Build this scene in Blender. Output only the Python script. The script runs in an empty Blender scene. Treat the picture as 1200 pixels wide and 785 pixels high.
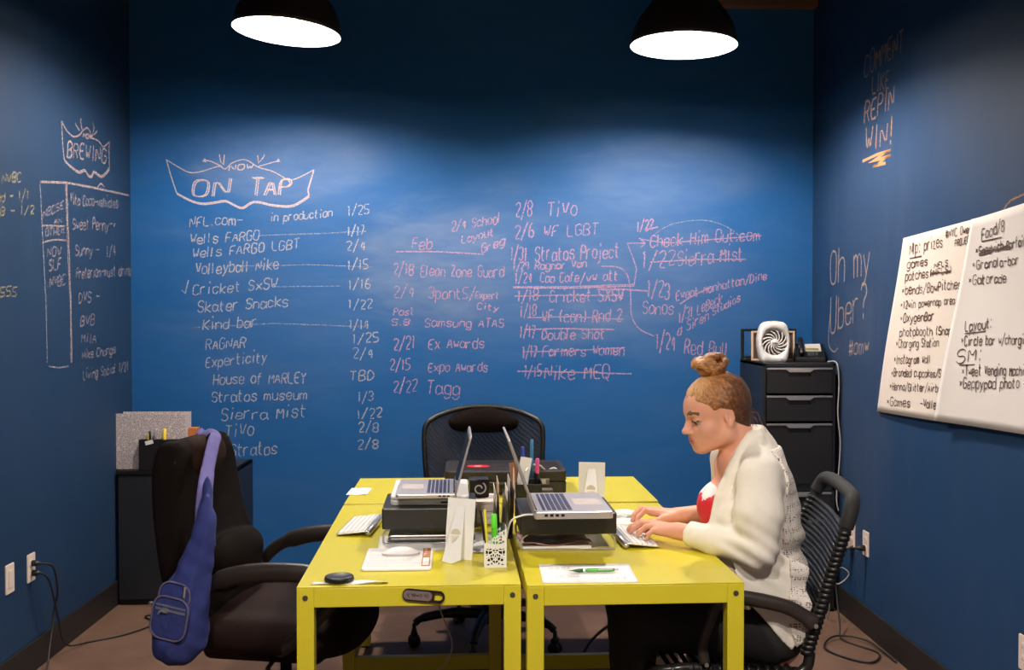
import bpy, math, random
import numpy as np
from mathutils import Vector, Matrix, Euler

C = bpy.context.scene
COL = C.collection
random.seed(7)
PI = math.pi

# ---------------------------------------------------------------- camera
FPX, EYE = 1190.0, 1.47
YAW, PIT = math.atan(32 / FPX), math.atan(25.5 / FPX)
cam_d = bpy.data.cameras.new('camera')
cam_d.sensor_width = 36.0
cam_d.lens = 36.0 * FPX / 1200.0
cam_d.clip_start = 0.05
cam = bpy.data.objects.new('camera', cam_d)
COL.objects.link(cam)
cam.location = (0, 0, EYE)
cam.rotation_euler = (PI / 2 - PIT, 0, -YAW)
C.camera = cam

# ---------------------------------------------------------------- world, view
wd = bpy.data.worlds.new('world')
C.world = wd
wd.use_nodes = True
wd.node_tree.nodes['Background'].inputs[0].default_value = (1.0, 0.86, 0.74, 1)
wd.node_tree.nodes['Background'].inputs[1].default_value = 0.13
C.view_settings.view_transform = 'Standard'
C.view_settings.look = 'None'
C.view_settings.exposure = 0.45
C.view_settings.gamma = 1.0
C.view_settings.use_curve_mapping = False
C.cycles.use_denoising = True
C.cycles.max_bounces = 8
C.cycles.diffuse_bounces = 4
C.cycles.transparent_max_bounces = 12
C.cycles.sample_clamp_indirect = 4.0
LAMP_COL = (1.0, 0.90, 0.80)
LAMP_POWER = 980.0          # emission strength of every pendant bulb

# room dimensions
XL, XR, YB, ZC, YF = -1.86, 1.755, 5.40, 3.30, -0.6

# ---------------------------------------------------------------- measuring helpers
_fw = Vector((math.sin(YAW) * math.cos(PIT), math.cos(YAW) * math.cos(PIT), -math.sin(PIT)))
_rt = Vector((math.cos(YAW), -math.sin(YAW), 0))
_up = _rt.cross(_fw)
def _at(ax, px, py, val):
    d = _fw + (px - 600) / FPX * _rt + (392.5 - py) / FPX * _up
    o = Vector((0, 0, EYE))
    return o + d * ((val - o[ax]) / d[ax])
def atx(px, py, x): return _at(0, px, py, x)
def aty(px, py, y): return _at(1, px, py, y)
def atz(px, py, z): return _at(2, px, py, z)

# ---------------------------------------------------------------- mesh builder
class MB:
    def __init__(s, T=None):
        s.v, s.f, s.m = [], [], []
        s.T = T
        s.mat = 0
    def add(s, vs, fs):
        b = len(s.v)
        for p in vs:
            p = Vector(p)
            s.v.append(tuple(s.T @ p) if s.T is not None else tuple(p))
        for f in fs:
            s.f.append(tuple(b + i for i in f)); s.m.append(s.mat)
        return s
    def box(s, c, d, R=None):
        x, y, z = d[0] / 2, d[1] / 2, d[2] / 2
        vs = [Vector((i * x, j * y, k * z)) for k in (-1, 1) for j in (-1, 1) for i in (-1, 1)]
        if R is not None: vs = [R @ p for p in vs]
        c = Vector(c)
        return s.add([p + c for p in vs], [(0, 2, 3, 1), (4, 5, 7, 6), (0, 1, 5, 4), (2, 6, 7, 3), (0, 4, 6, 2), (1, 3, 7, 5)])
    def bx(s, x0, x1, y0, y1, z0, z1):
        return s.box(((x0 + x1) / 2, (y0 + y1) / 2, (z0 + z1) / 2), (abs(x1 - x0), abs(y1 - y0), abs(z1 - z0)))
    def tube(s, pts, r, n=8, closed=False, flat=1.0, upv=None):
        P = [Vector(p) for p in pts]
        N = len(P)
        rs = [float(q) for q in np.interp(np.linspace(0, 1, N), np.linspace(0, 1, len(r)), r)] if isinstance(r, (list, tuple)) else [r] * N
        prev = None
        vs, fs = [], []
        for i in range(N):
            a = P[(i - 1) % N] if (closed or i > 0) else P[i]
            b = P[(i + 1) % N] if (closed or i < N - 1) else P[i]
            t = (b - a)
            if t.length < 1e-9: t = Vector((0, 0, 1))
            t.normalize()
            if prev is None:
                u = Vector(upv) if upv is not None else (Vector((0, 0, 1)) if abs(t.z) < .9 else Vector((1, 0, 0)))
            else:
                u = prev if upv is None else Vector(upv)
            u = (u - t * u.dot(t))
            if u.length < 1e-6: u = t.orthogonal()
            u.normalize(); prev = u
            w = t.cross(u)
            for k in range(n):
                a_ = 2 * PI * k / n
                vs.append(P[i] + rs[i] * (math.cos(a_) * u * flat + math.sin(a_) * w))
        for i in range(N if closed else N - 1):
            j = (i + 1) % N
            for k in range(n):
                fs.append((i * n + k, i * n + (k + 1) % n, j * n + (k + 1) % n, j * n + k))
        if not closed:
            fs.append(tuple(reversed(range(n)))); fs.append(tuple((N - 1) * n + k for k in range(n)))
        return s.add(vs, fs)
    def lathe(s, prof, n=32, c=(0, 0, 0), R=None, closed=False):
        vs, fs = [], []
        c = Vector(c)
        for (r, z) in prof:
            for k in range(n):
                p = Vector((r * math.cos(2 * PI * k / n), r * math.sin(2 * PI * k / n), z))
                vs.append(c + (R @ p if R is not None else p))
        L = len(prof)
        for i in range(L if closed else L - 1):
            j = (i + 1) % L
            for k in range(n):
                fs.append((i * n + k, i * n + (k + 1) % n, j * n + (k + 1) % n, j * n + k))
        if not closed:
            if prof[0][0] > 1e-4: fs.append(tuple(reversed(range(n))))
            if prof[-1][0] > 1e-4: fs.append(tuple((L - 1) * n + k for k in range(n)))
        return s.add(vs, fs)
    def prism(s, poly, z0, z1, M=None):
        """polygon in local xy, extruded along local z, then mapped by M"""
        n = len(poly)
        vs = [Vector((x, y, z0)) for x, y in poly] + [Vector((x, y, z1)) for x, y in poly]
        if M is not None: vs = [M @ p for p in vs]
        fs = [tuple(reversed(range(n))), tuple(range(n, 2 * n))] + [(i, (i + 1) % n, n + (i + 1) % n, n + i) for i in range(n)]
        return s.add(vs, fs)
    def sphere(s, c, r, n=16, m=10, R=None):
        rr = r if isinstance(r, (list, tuple)) else (r, r, r)
        vs = [(0, 0, -1)]
        for i in range(1, m):
            a = -PI / 2 + PI * i / m
            for k in range(n):
                vs.append((math.cos(a) * math.cos(2 * PI * k / n), math.cos(a) * math.sin(2 * PI * k / n), math.sin(a)))
        vs.append((0, 0, 1))
        fs = [(0, 1 + (k + 1) % n, 1 + k) for k in range(n)]
        for i in range(m - 2):
            b = 1 + i * n
            fs += [(b + k, b + (k + 1) % n, b + n + (k + 1) % n, b + n + k) for k in range(n)]
        t = len(vs) - 1; b = 1 + (m - 2) * n
        fs += [(b + k, b + (k + 1) % n, t) for k in range(n)]
        c = Vector(c)
        q = []
        for p in vs:
            p = Vector((p[0] * rr[0], p[1] * rr[1], p[2] * rr[2]))
            q.append(c + (R @ p if R is not None else p))
        return s.add(q, fs)
    def grid(s, fn, nu, nv):
        vs = [fn(i / nu, j / nv) for j in range(nv + 1) for i in range(nu + 1)]
        fs = [(j * (nu + 1) + i, j * (nu + 1) + i + 1, (j + 1) * (nu + 1) + i + 1, (j + 1) * (nu + 1) + i) for j in range(nv) for i in range(nu)]
        return s.add(vs, fs)

def rrect(w, h, r, n=5):
    out = []
    for (cx, cy, a0) in ((w / 2 - r, h / 2 - r, 0), (-w / 2 + r, h / 2 - r, 90), (-w / 2 + r, -h / 2 + r, 180), (w / 2 - r, -h / 2 + r, 270)):
        for i in range(n + 1):
            a = math.radians(a0 + 90 * i / n)
            out.append((cx + r * math.cos(a), cy + r * math.sin(a)))
    return out

def rotz(a): return Matrix.Rotation(a, 4, 'Z')
def frame(o, x, z):
    """4x4 with origin o, local x along x, local z along z (orthogonalised)"""
    x = Vector(x).normalized(); z = Vector(z); z = (z - x * z.dot(x)).normalized(); y = z.cross(x)
    M = Matrix((x, y, z)).transposed().to_4x4(); M.translation = Vector(o)
    return M

def smooth_pts(pts, k=8, closed=False):
    """Catmull-Rom resampling"""
    P = [Vector(p) for p in pts]; n = len(P); out = []
    for i in range(n if closed else n - 1):
        if closed: a, b, c, d = P[(i - 1) % n], P[i], P[(i + 1) % n], P[(i + 2) % n]
        else: a, b, c, d = P[max(i - 1, 0)], P[i], P[i + 1], P[min(i + 2, n - 1)]
        for j in range(k):
            t = j / k
            out.append(0.5 * ((2 * b) + (-a + c) * t + (2 * a - 5 * b + 4 * c - d) * t * t + (-a + 3 * b - 3 * c + d) * t ** 3))
    if not closed: out.append(P[-1])
    return out

# ---------------------------------------------------------------- objects
def tag(o, label=None, cat=None, group=None, kind=None):
    if label: o['label'] = label
    if cat: o['category'] = cat
    if group: o['group'] = group
    if kind: o['kind'] = kind
    return o

def thing(name, label, cat, loc=(0, 0, 0), rz=0.0, group=None):
    o = bpy.data.objects.new(name, None)
    COL.objects.link(o)
    o.location = loc; o.rotation_euler = (0, 0, rz); o.empty_display_size = .05
    return tag(o, label, cat, group)

def mat_of(o):
    return Matrix.LocRotScale(o.location, o.rotation_euler, o.scale)

def world_mat(o):
    M = mat_of(o)
    return world_mat(o.parent) @ M if o.parent else M

def obj(name, mb, mats, parent=None, bevel=0.0, smooth=False, world=False, seg=2, origin=None, label=None):
    """link one mesh object; world=True: the builder's vertices are in world space"""
    me = bpy.data.meshes.new(name)
    vs = mb.v
    if origin is not None:
        o0 = Vector(origin); vs = [tuple(Vector(p) - o0) for p in vs]
    elif world and parent is not None:
        Mi = world_mat(parent).inverted(); vs = [tuple(Mi @ Vector(p)) for p in vs]
    me.from_pydata(vs, [], mb.f)
    mats = mats if isinstance(mats, (list, tuple)) else [mats]
    for m in mats: me.materials.append(m)
    if any(mb.m): me.polygons.foreach_set('material_index', mb.m)
    if smooth: me.polygons.foreach_set('use_smooth', [True] * len(me.polygons))
    me.update()
    o = bpy.data.objects.new(name, me)
    COL.objects.link(o)
    if origin is not None: o.location = origin
    if parent is not None: o.parent = parent
    if bevel:
        b = o.modifiers.new('bevel', 'BEVEL'); b.width = bevel; b.segments = seg; b.limit_method = 'ANGLE'; b.angle_limit = math.radians(35)
    if smooth and not bevel: pass
    if label: o['label'] = label
    return o

def subd(o, n=2):
    m = o.modifiers.new('subsurf', 'SUBSURF'); m.levels = n; m.render_levels = n
    return o

# ---------------------------------------------------------------- materials
def mat(name, col, rough=.5, metal=0.0, var=.12, scale=30.0, bump=0.0, bscale=200.0, spec=.5, emit=None, estr=0.0, sheen=0.0, coat=0.0, sss=0.0):
    m = bpy.data.materials.new(name); m.use_nodes = True
    nt = m.node_tree; N = nt.nodes; L = nt.links
    b = N['Principled BSDF']
    b.inputs['Roughness'].default_value = rough
    b.inputs['Metallic'].default_value = metal
    b.inputs['Specular IOR Level'].default_value = spec
    b.inputs['Sheen Weight'].default_value = sheen
    b.inputs['Coat Weight'].default_value = coat
    if sss:
        b.inputs['Subsurface Weight'].default_value = sss
        b.inputs['Subsurface Radius'].default_value = (.012, .005, .003)
    tc = N.new('ShaderNodeTexCoord')
    nz = N.new('ShaderNodeTexNoise'); nz.inputs['Scale'].default_value = scale; nz.inputs['Detail'].default_value = 4
    L.new(tc.outputs['Object'], nz.inputs['Vector'])
    mx = N.new('ShaderNodeMix'); mx.data_type = 'RGBA'
    mx.inputs[6].default_value = (*[c * (1 - var) for c in col], 1)
    mx.inputs[7].default_value = (*[min(1, c * (1 + var)) for c in col], 1)
    L.new(nz.outputs['Fac'], mx.inputs[0])
    L.new(mx.outputs[2], b.inputs['Base Color'])
    if bump:
        n2 = N.new('ShaderNodeTexNoise'); n2.inputs['Scale'].default_value = bscale; n2.inputs['Detail'].default_value = 3
        L.new(tc.outputs['Object'], n2.inputs['Vector'])
        bp = N.new('ShaderNodeBump'); bp.inputs['Strength'].default_value = bump; bp.inputs['Distance'].default_value = .002
        L.new(n2.outputs['Fac'], bp.inputs['Height']); L.new(bp.outputs['Normal'], b.inputs['Normal'])
    if emit is not None:
        b.inputs['Emission Color'].default_value = (*emit, 1); b.inputs['Emission Strength'].default_value = estr
    return m

def chalk_mat(name, col, cover=.6):
    m = bpy.data.materials.new(name); m.use_nodes = True
    nt = m.node_tree; N = nt.nodes; L = nt.links
    b = N['Principled BSDF']; b.inputs['Base Color'].default_value = (*col, 1); b.inputs['Roughness'].default_value = .95
    b.inputs['Specular IOR Level'].default_value = .1
    tc = N.new('ShaderNodeTexCoord'); nz = N.new('ShaderNodeTexNoise')
    nz.inputs['Scale'].default_value = 260; nz.inputs['Detail'].default_value = 2
    L.new(tc.outputs['Object'], nz.inputs['Vector'])
    mr = N.new('ShaderNodeMapRange'); mr.inputs[1].default_value = .3; mr.inputs[2].default_value = .7
    mr.inputs[3].default_value = max(0, cover - .3); mr.inputs[4].default_value = min(1, cover + .3)
    L.new(nz.outputs['Fac'], mr.inputs[0])
    tr = N.new('ShaderNodeBsdfTransparent'); mx = N.new('ShaderNodeMixShader')
    L.new(mr.outputs[0], mx.inputs[0]); L.new(tr.outputs[0], mx.inputs[1]); L.new(b.outputs[0], mx.inputs[2])
    L.new(mx.outputs[0], N['Material Output'].inputs[0])
    return m

def wall_mat(name, blobs, dust_and_pool=(.42, .40, .42), streak=(1, 1, 1), amount=1.0, base=(.008, .098, .31)):
    """blue chalkboard paint; blobs = rubbed-out chalk clouds and painted lamp pools: (centre, radii, strength) in world space"""
    m = bpy.data.materials.new(name); m.use_nodes = True
    nt = m.node_tree; N = nt.nodes; L = nt.links
    b = N['Principled BSDF']; b.inputs['Roughness'].default_value = .62; b.inputs['Specular IOR Level'].default_value = .25
    tc = N.new('ShaderNodeTexCoord')
    def math_(op, a, c=None):
        n = N.new('ShaderNodeMath'); n.operation = op
        for i, q in enumerate((a, c)):
            if q is None: continue
            if isinstance(q, (int, float)): n.inputs[i].default_value = q
            else: L.new(q, n.inputs[i])
        return n.outputs[0]
    mp = N.new('ShaderNodeMapping'); mp.inputs['Scale'].default_value = streak
    L.new(tc.outputs['Object'], mp.inputs['Vector'])
    n1 = N.new('ShaderNodeTexNoise'); n1.inputs['Scale'].default_value = 2.2; n1.inputs['Detail'].default_value = 7; n1.inputs['Roughness'].default_value = .62; n1.inputs['Distortion'].default_value = .6
    L.new(mp.outputs[0], n1.inputs['Vector'])
    n2 = N.new('ShaderNodeTexNoise'); n2.inputs['Scale'].default_value = 9; n2.inputs['Detail'].default_value = 6
    L.new(mp.outputs[0], n2.inputs['Vector'])
    sm = N.new('ShaderNodeMapRange'); sm.inputs[1].default_value = .42; sm.inputs[2].default_value = .8; sm.inputs[3].default_value = 0; sm.inputs[4].default_value = 1
    L.new(n1.outputs['Fac'], sm.inputs[0])
    s2 = math_('MULTIPLY', sm.outputs[0], n2.outputs['Fac'])
    total = math_('MULTIPLY', s2, .07)
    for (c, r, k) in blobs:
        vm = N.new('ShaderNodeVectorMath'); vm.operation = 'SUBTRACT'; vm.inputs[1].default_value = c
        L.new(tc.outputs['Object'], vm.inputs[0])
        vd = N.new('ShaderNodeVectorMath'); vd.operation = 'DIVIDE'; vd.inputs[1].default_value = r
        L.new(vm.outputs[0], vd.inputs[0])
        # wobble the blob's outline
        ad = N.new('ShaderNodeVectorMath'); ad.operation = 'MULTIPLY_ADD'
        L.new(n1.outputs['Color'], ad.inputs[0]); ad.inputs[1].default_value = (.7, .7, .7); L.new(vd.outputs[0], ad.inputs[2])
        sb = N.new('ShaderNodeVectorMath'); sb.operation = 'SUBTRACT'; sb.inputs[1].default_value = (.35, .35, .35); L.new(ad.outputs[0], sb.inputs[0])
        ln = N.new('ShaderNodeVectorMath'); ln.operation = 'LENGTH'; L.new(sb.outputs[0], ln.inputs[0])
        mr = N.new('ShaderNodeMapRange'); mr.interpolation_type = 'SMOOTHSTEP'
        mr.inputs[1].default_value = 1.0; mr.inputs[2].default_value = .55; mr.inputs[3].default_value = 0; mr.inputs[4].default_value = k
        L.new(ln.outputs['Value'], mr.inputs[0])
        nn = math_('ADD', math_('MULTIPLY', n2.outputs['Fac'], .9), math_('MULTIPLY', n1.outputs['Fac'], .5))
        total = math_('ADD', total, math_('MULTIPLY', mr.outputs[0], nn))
    total = math_('MULTIPLY', total, amount)
    mx = N.new('ShaderNodeMix'); mx.data_type = 'RGBA'
    L.new(total, mx.inputs[0])
    mx.inputs[6].default_value = (*base, 1); mx.inputs[7].default_value = (*dust_and_pool, 1)
    L.new(mx.outputs[2], b.inputs['Base Color'])
    bp = N.new('ShaderNodeBump'); bp.inputs['Strength'].default_value = .12; bp.inputs['Distance'].default_value = .002
    n3 = N.new('ShaderNodeTexNoise'); n3.inputs['Scale'].default_value = 90; n3.inputs['Detail'].default_value = 3
    L.new(tc.outputs['Object'], n3.inputs['Vector']); L.new(n3.outputs['Fac'], bp.inputs['Height']); L.new(bp.outputs['Normal'], b.inputs['Normal'])
    return m

M_BLACK = mat('black_paint', (.005, .005, .0055), .5, spec=.3)
M_DARKBASE = mat('black_baseboard', (.010, .009, .009), .5)
M_YELLOW = mat('yellow_lacquer', (.66, .56, .030), .30, var=.04, scale=4, spec=.5)
M_WHITE = mat('white_plastic', (.78, .76, .74), .4, var=.03)
M_PAPER = mat('white_paper', (.80, .79, .78), .8, var=.04, scale=12)
M_BPLASTIC = mat('black_plastic', (.0055, .005, .005), .42, bump=.1)
M_BFABRIC = mat('brown_black_fabric', (.0050, .0030, .0025), .9, var=.35, scale=14, bump=.3, bscale=400, spec=.06)
M_SILVER = mat('brushed_silver', (.62, .60, .59), .32, metal=.85, var=.05)
M_STEEL = mat('dark_steel', (.20, .19, .18), .35, metal=.9)

# ---------------------------------------------------------------- room shell
def structure(name, mb, m, label=None, **k):
    o = obj(name, mb, m, **k); o['kind'] = 'structure'
    if label: o['label'] = label
    return o

M_WALLB = wall_mat('blue_chalk_wall', [((.35, YB, 1.72), (1.15, 1, .55), .10), ((-.25, YB, 1.72), (.5, 1, .42), .11), ((-1.02, YB, 2.26), (.62, 1, .26), .13), ((1.0, YB, 2.22), (.62, 1, .26), .10), ((1.0, YB, 1.55), (.7, 1, .5), .05), ((-1.0, YB, 1.6), (.8, 1, .7), .045)], dust_and_pool=(.42, .42, .42), streak=(.7, 1, 2.2), base=(.0080, .086, .262))  # the two high blobs paint the lamp pool tops paler, as extra chalk
M_WALLL = wall_mat('blue_chalk_wall_left_dimmed', [((XL, 4.4, 1.9), (1, 1.0, .8), .025)], dust_and_pool=(.26, .25, .25), streak=(1, 2, .6), base=(.0085, .030, .074), amount=.45)  # same paint as the back wall, its colour darkened for the weaker grazing light
M_WALLR = wall_mat('blue_chalk_wall_right_dimmed', [((XR, 4.55, 1.85), (1, .7, .65), .06), ((XR, 4.75, .95), (1, .5, .8), .08)], dust_and_pool=(.38, .31, .27), streak=(1, 2.4, .45), base=(.0095, .040, .105), amount=.7)  # weaker light on this wall is put into its base colour too
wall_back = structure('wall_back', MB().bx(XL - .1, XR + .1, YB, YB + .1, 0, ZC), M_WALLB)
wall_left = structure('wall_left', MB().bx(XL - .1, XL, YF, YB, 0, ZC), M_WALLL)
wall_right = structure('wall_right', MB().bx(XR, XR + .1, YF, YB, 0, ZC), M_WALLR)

def floor_mat():
    m = mat('brown_concrete', (.165, .095, .066), .38, var=.3, scale=2.2, spec=.2)
    nt = m.node_tree; N = nt.nodes; L = nt.links
    b = N['Principled BSDF']
    nz = N.new('ShaderNodeTexNoise'); nz.inputs['Scale'].default_value = 7; nz.inputs['Detail'].default_value = 8; nz.inputs['Roughness'].default_value = .7
    tc = N.new('ShaderNodeTexCoord'); L.new(tc.outputs['Object'], nz.inputs['Vector'])
    mr = N.new('ShaderNodeMapRange'); mr.inputs[3].default_value = .45; mr.inputs[4].default_value = .8
    L.new(nz.outputs['Fac'], mr.inputs[0]); L.new(mr.outputs[0], b.inputs['Roughness'])
    mx = N.new('ShaderNodeMix'); mx.data_type = 'RGBA'; mx.blend_type = 'MULTIPLY'; mx.inputs[0].default_value = .6
    src = b.inputs['Base Color'].links[0].from_socket
    L.new(src, mx.inputs[6])
    cr = N.new('ShaderNodeMapRange'); cr.inputs[1].default_value = .3; cr.inputs[2].default_value = .7; cr.inputs[3].default_value = .55; cr.inputs[4].default_value = 1.2
    L.new(nz.outputs['Fac'], cr.inputs[0]); L.new(cr.outputs[0], mx.inputs[7]); L.new(mx.outputs[2], b.inputs['Base Color'])
    return m
structure('floor', MB().bx(XL - .1, XR + .1, YF, YB + .1, -.1, 0), floor_mat())
structure('ceiling', MB().bx(XL - .1, XR + .1, YF, YB + .1, ZC, ZC + .1), mat('dark_ceiling', (.02, .016, .013), .8))
structure('baseboard_back', MB().bx(XL + .013, XR - .013, YB - .013, YB, 0, .125), M_DARKBASE, bevel=.003)
structure('baseboard_left', MB().bx(XL, XL + .013, YF, YB, 0, .125), M_DARKBASE, bevel=.003)
structure('baseboard_right', MB().bx(XR - .013, XR, YF, YB, 0, .125), M_DARKBASE, bevel=.003)
structure('trim_1', MB().bx(1.22, XR, YB - .07, YB, 3.085, 3.17), mat('brown_wood_beam', (.16, .07, .035), .6, var=.3, scale=8), bevel=.004)

# ---------------------------------------------------------------- pendant lamps
M_SHADE = mat('bronze_black_enamel', (.030, .018, .012), .45)
M_SHADE_IN = mat('white_enamel', (.85, .83, .80), .5, var=.02)
M_BULB = mat('lit_bulb', (1, 1, 1), .5, emit=LAMP_COL, estr=LAMP_POWER)
def pendant(loc, tilt, label, bulb_drop=.045, bulb_m=None):
    t = thing('pendant_lamp', label, 'lamp', loc, 0, 'bell pendant lamps')
    R = Matrix.Rotation(tilt, 3, 'Y') if tilt else Matrix.Identity(3)
    outer = [(.232, 0), (.229, .02), (.215, .075), (.192, .12), (.163, .16), (.135, .20), (.112, .235), (.097, .27), (.09, .30), (.088, .37), (.078, .395), (.05, .405), (.012, .408)]
    sh = MB(); sh.lathe(outer, 64, R=R)
    sh.f.pop(0) if len(sh.f[-2]) > 4 else None
    sh = MB()
    prof = outer + [(.012, .395), (.045, .39), (.07, .385), (.08, .365), (.083, .30), (.09, .268), (.106, .232), (.13, .196), (.158, .156), (.187, .116), (.209, .073), (.224, .02), (.228, 0)]
    vs, fs = [], []
    n = 64
    for (r, z) in prof:
        for k in range(n):
            vs.append(R @ Vector((r * math.cos(2 * PI * k / n), r * math.sin(2 * PI * k / n), z)))
    for i in range(len(prof)):
        j = (i + 1) % len(prof)
        for k in range(n):
            fs.append((i * n + k, i * n + (k + 1) % n, j * n + (k + 1) % n, j * n + k))
    sh.add(vs, fs)
    sh.m = [0 if i // n < len(outer) - 1 or i // n == len(prof) - 1 else 1 for i in range(len(fs))]
    obj('lamp_shade', sh, [M_SHADE, M_SHADE_IN], t, smooth=True)
    bu = MB(); bu.sphere(R @ Vector((0, 0, bulb_drop + .055)), .055, 20, 12)
    obj('bulb', bu, bulb_m or M_BULB, t, smooth=True)
    so = MB(); so.lathe([(.02, bulb_drop + .105), (.022, bulb_drop + .15), (.022, .30), (.03, .39)], 16, R=R)
    obj('socket', so, M_BPLASTIC, t, smooth=True)
    top = R @ Vector((0, 0, .405))
    cd = MB(); cd.tube([top, top + Vector((0, 0, .05)), (top.x * .5, 0, ZC - loc[2] - .03), (0, 0, ZC - loc[2])], .005)
    obj('cord', cd, M_BPLASTIC, t, smooth=True)
    cr = MB(); cr.lathe([(.055, ZC - loc[2] - .03), (.06, ZC - loc[2] - .01), (.06, ZC - loc[2])], 24)
    obj('ceiling_rose', cr, M_SHADE, t, smooth=True)
    return t
pl = aty(336, 38, 4.4); pr = aty(801, 54, 4.4)
pendant(pl, math.radians(4.3), 'left bell pendant lamp, hanging slightly tilted above the heading of the chalk list')
pendant(pr, math.radians(1.2), 'right bell pendant lamp, hanging level above the seated woman')
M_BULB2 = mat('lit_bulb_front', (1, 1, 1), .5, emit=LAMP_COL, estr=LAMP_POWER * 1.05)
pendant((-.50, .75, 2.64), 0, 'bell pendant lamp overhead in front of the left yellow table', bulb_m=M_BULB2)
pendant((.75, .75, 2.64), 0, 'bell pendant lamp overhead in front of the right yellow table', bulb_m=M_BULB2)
# ---------------------------------------------------------------- handwriting
G = {
'A': '022842,1434', 'B': '020838474635053544433202', 'C': '4738180703123243', 'D': '02082846442202', 'E': '480802 42'.replace(' ', '') + ',0535',
'F': '480802,0535', 'G': '47381807031232434525', 'H': '0208,4248,0545', 'I': '2228', 'J': '4843321203', 'K': '0208,480542', 'L': '080242', 'M': '0208244842',
'N': '02084248', 'O': '180703123243473818', 'P': '02083847463505', 'Q': '180703123243473818,2341', 'R': '02083847463505,2542', 'S': '473818070615354443321203',
'T': '0848,2822', 'U': '080312324348', 'V': '082248', 'W': '0812263248', 'X': '0842,4802', 'Y': '082548,2522', 'Z': '08480242',
'a': '4526160503122243,464352', 'b': '0802,0516364543321203', 'c': '4536160503123243', 'd': '4842,4536160503123243', 'e': '0444453616050312 3243'.replace(' ', ''),
'f': '38281712,0636', 'g': '4641301001,4536160503123243', 'h': '0802,05163645 42'.replace(' ', ''), 'i': '2226,2829', 'j': '26211000,2829', 'k': '0802,460442', 'l': '1812',
'm': '0206,051625 22,2536 4542'.replace(' ', ''), 'n': '0206,0516364542', 'o': '160503123243453616', 'p': '0006,0516364543321203', 'q': '4640,4536160503123243',
'r': '0206,051636', 's': '45361605143443321203', 't': '18132232,0636', 'u': '0603123243,4642', 'v': '062246', 'w': '0612253246', 'x': '0642,4602', 'y': '0622,462200', 'z': '06460242',
'0': '180703123243473818', '1': '172822', '2': '07183847460242', '3': '0718384746352535444332 1203'.replace(' ', ''), '4': '3238044 4'.replace(' ', ''), '5': '4808053544433202',
'6': '381805031232434435 05'.replace(' ', ''), '7': '084812', '8': '15060718384746351504031232434435', '9': '424738180706153546', '/': '0149', '-': '0545', '.': '2223', ':': '2223,2627',
'!': '2924,2322', '?': '07183847462524,2322', "'": '2827', '(': '2816 1422'.replace(' ', ''), ')': '28363422', '#': '1218,3238,0444,0646', '*': '1436,3416', ',': '2211', '@': '45361605031232434745', '_': '0242',
}
NARROW = {'i': 2.2, 'l': 1.8, 'I': 2.0, '1': 2.8, '.': 2.0, ':': 2.0, '!': 2.2, "'": 2, 'j': 2.6, 't': 3.4, 'r': 3.6, '(': 2.4, ')': 2.6, ' ': 3.2, 'f': 3.6, 'm': 5.0, ',': 2}
rng = random.Random(11)
def chaikin(P, n=1):
    for _ in range(n):
        if len(P) < 3: return P
        Q = [P[0]]
        for a, b in zip(P[:-1], P[1:]):
            Q += [a * .75 + b * .25, a * .25 + b * .75]
        Q.append(P[-1]); P = Q
    return P
def write(text, x0, y0, x1, y1=None, h=12, jit=.5, slant=.12, words=False):
    """strokes in photo-plane coordinates of one handwritten line from (x0,y0) to (x1,y1) on its base line"""
    y1 = y0 if y1 is None else y1
    adv = [NARROW.get(c, 4.0) + 1.5 for c in text]
    tot = sum(adv) - 1.5
    ux, uy = (x1 - x0) / tot, (y1 - y0) / tot
    sy = h / 6.0
    out = []; cx = 0.0; W_ = [out]
    for c, a in zip(text, adv):
        if words and c == ' ' and out: out = []; W_.append(out)
        g = G.get(c)
        if g:
            off = (4 - NARROW.get(c, 4.0)) / 2 if c in NARROW and c != 'm' else 0
            dy = rng.uniform(-jit, jit) * .8
            k = 1 + rng.uniform(-.08, .08)
            for st in g.split(','):
                P = []
                for i in range(0, len(st) - 1, 2):
                    gx = int(st[i]) - off + rng.uniform(-jit, jit) * .5; gy = (int(st[i + 1]) - 2) * k + dy + rng.uniform(-jit, jit) * .5
                    if c == 'm': gx *= 1.2
                    X = cx + gx + gy * slant
                    P.append(Vector((x0 + X * ux, y0 + X * uy - gy * sy)))
                out.append(chaikin(P, 1))
        cx += a
    return [w for w in W_ if w] if words else out

def ribbons(strokes, mapf, nrm, wid, lift=.0008, jitw=.25, mb=None):
    """flat chalk/marker marks lying on a surface; mapf: photo-plane point -> world point on that surface"""
    mb = mb or MB()
    n = Vector(nrm)
    for k, st in enumerate(strokes):
        P = [mapf(p.x, p.y) for p in st]
        if len(P) < 2: continue
        w = wid * (1 + rng.uniform(-jitw, jitw)) / 2
        l = lift + (k % 7) * .00006
        vs = []
        for i, p in enumerate(P):
            a = P[max(i - 1, 0)]; b = P[min(i + 1, len(P) - 1)]
            t = (b - a)
            if t.length < 1e-7: t = Vector((0, 0, 1))
            s = t.normalized().cross(n)
            if s.length < 1e-6: s = Vector((0, 0, 1))
            s.normalize()
            vs += [p + n * l + s * w, p + n * l - s * w]
        mb.add(vs, [(2 * i, 2 * i + 1, 2 * i + 3, 2 * i + 2) for i in range(len(P) - 1)])
    return mb
def line(*pts, n=1, curve=False):
    P = [Vector((x, y)) for x, y in pts]
    if curve: P = [Vector((q.x, q.y)) for q in smooth_pts([(p.x, p.y, 0) for p in P], 5)]
    # break long straight runs so that chalk pressure may wander
    Q = [P[0]]
    for a, b in zip(P[:-1], P[1:]):
        m = max(1, int((b - a).length / 12))
        for i in range(1, m + 1):
            q = a.lerp(b, i / m)
            Q.append(q + (Vector((rng.uniform(-.3, .3), rng.uniform(-.3, .3))) if m > 2 and i < m else Vector((0, 0))))
    return [Q]

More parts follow.
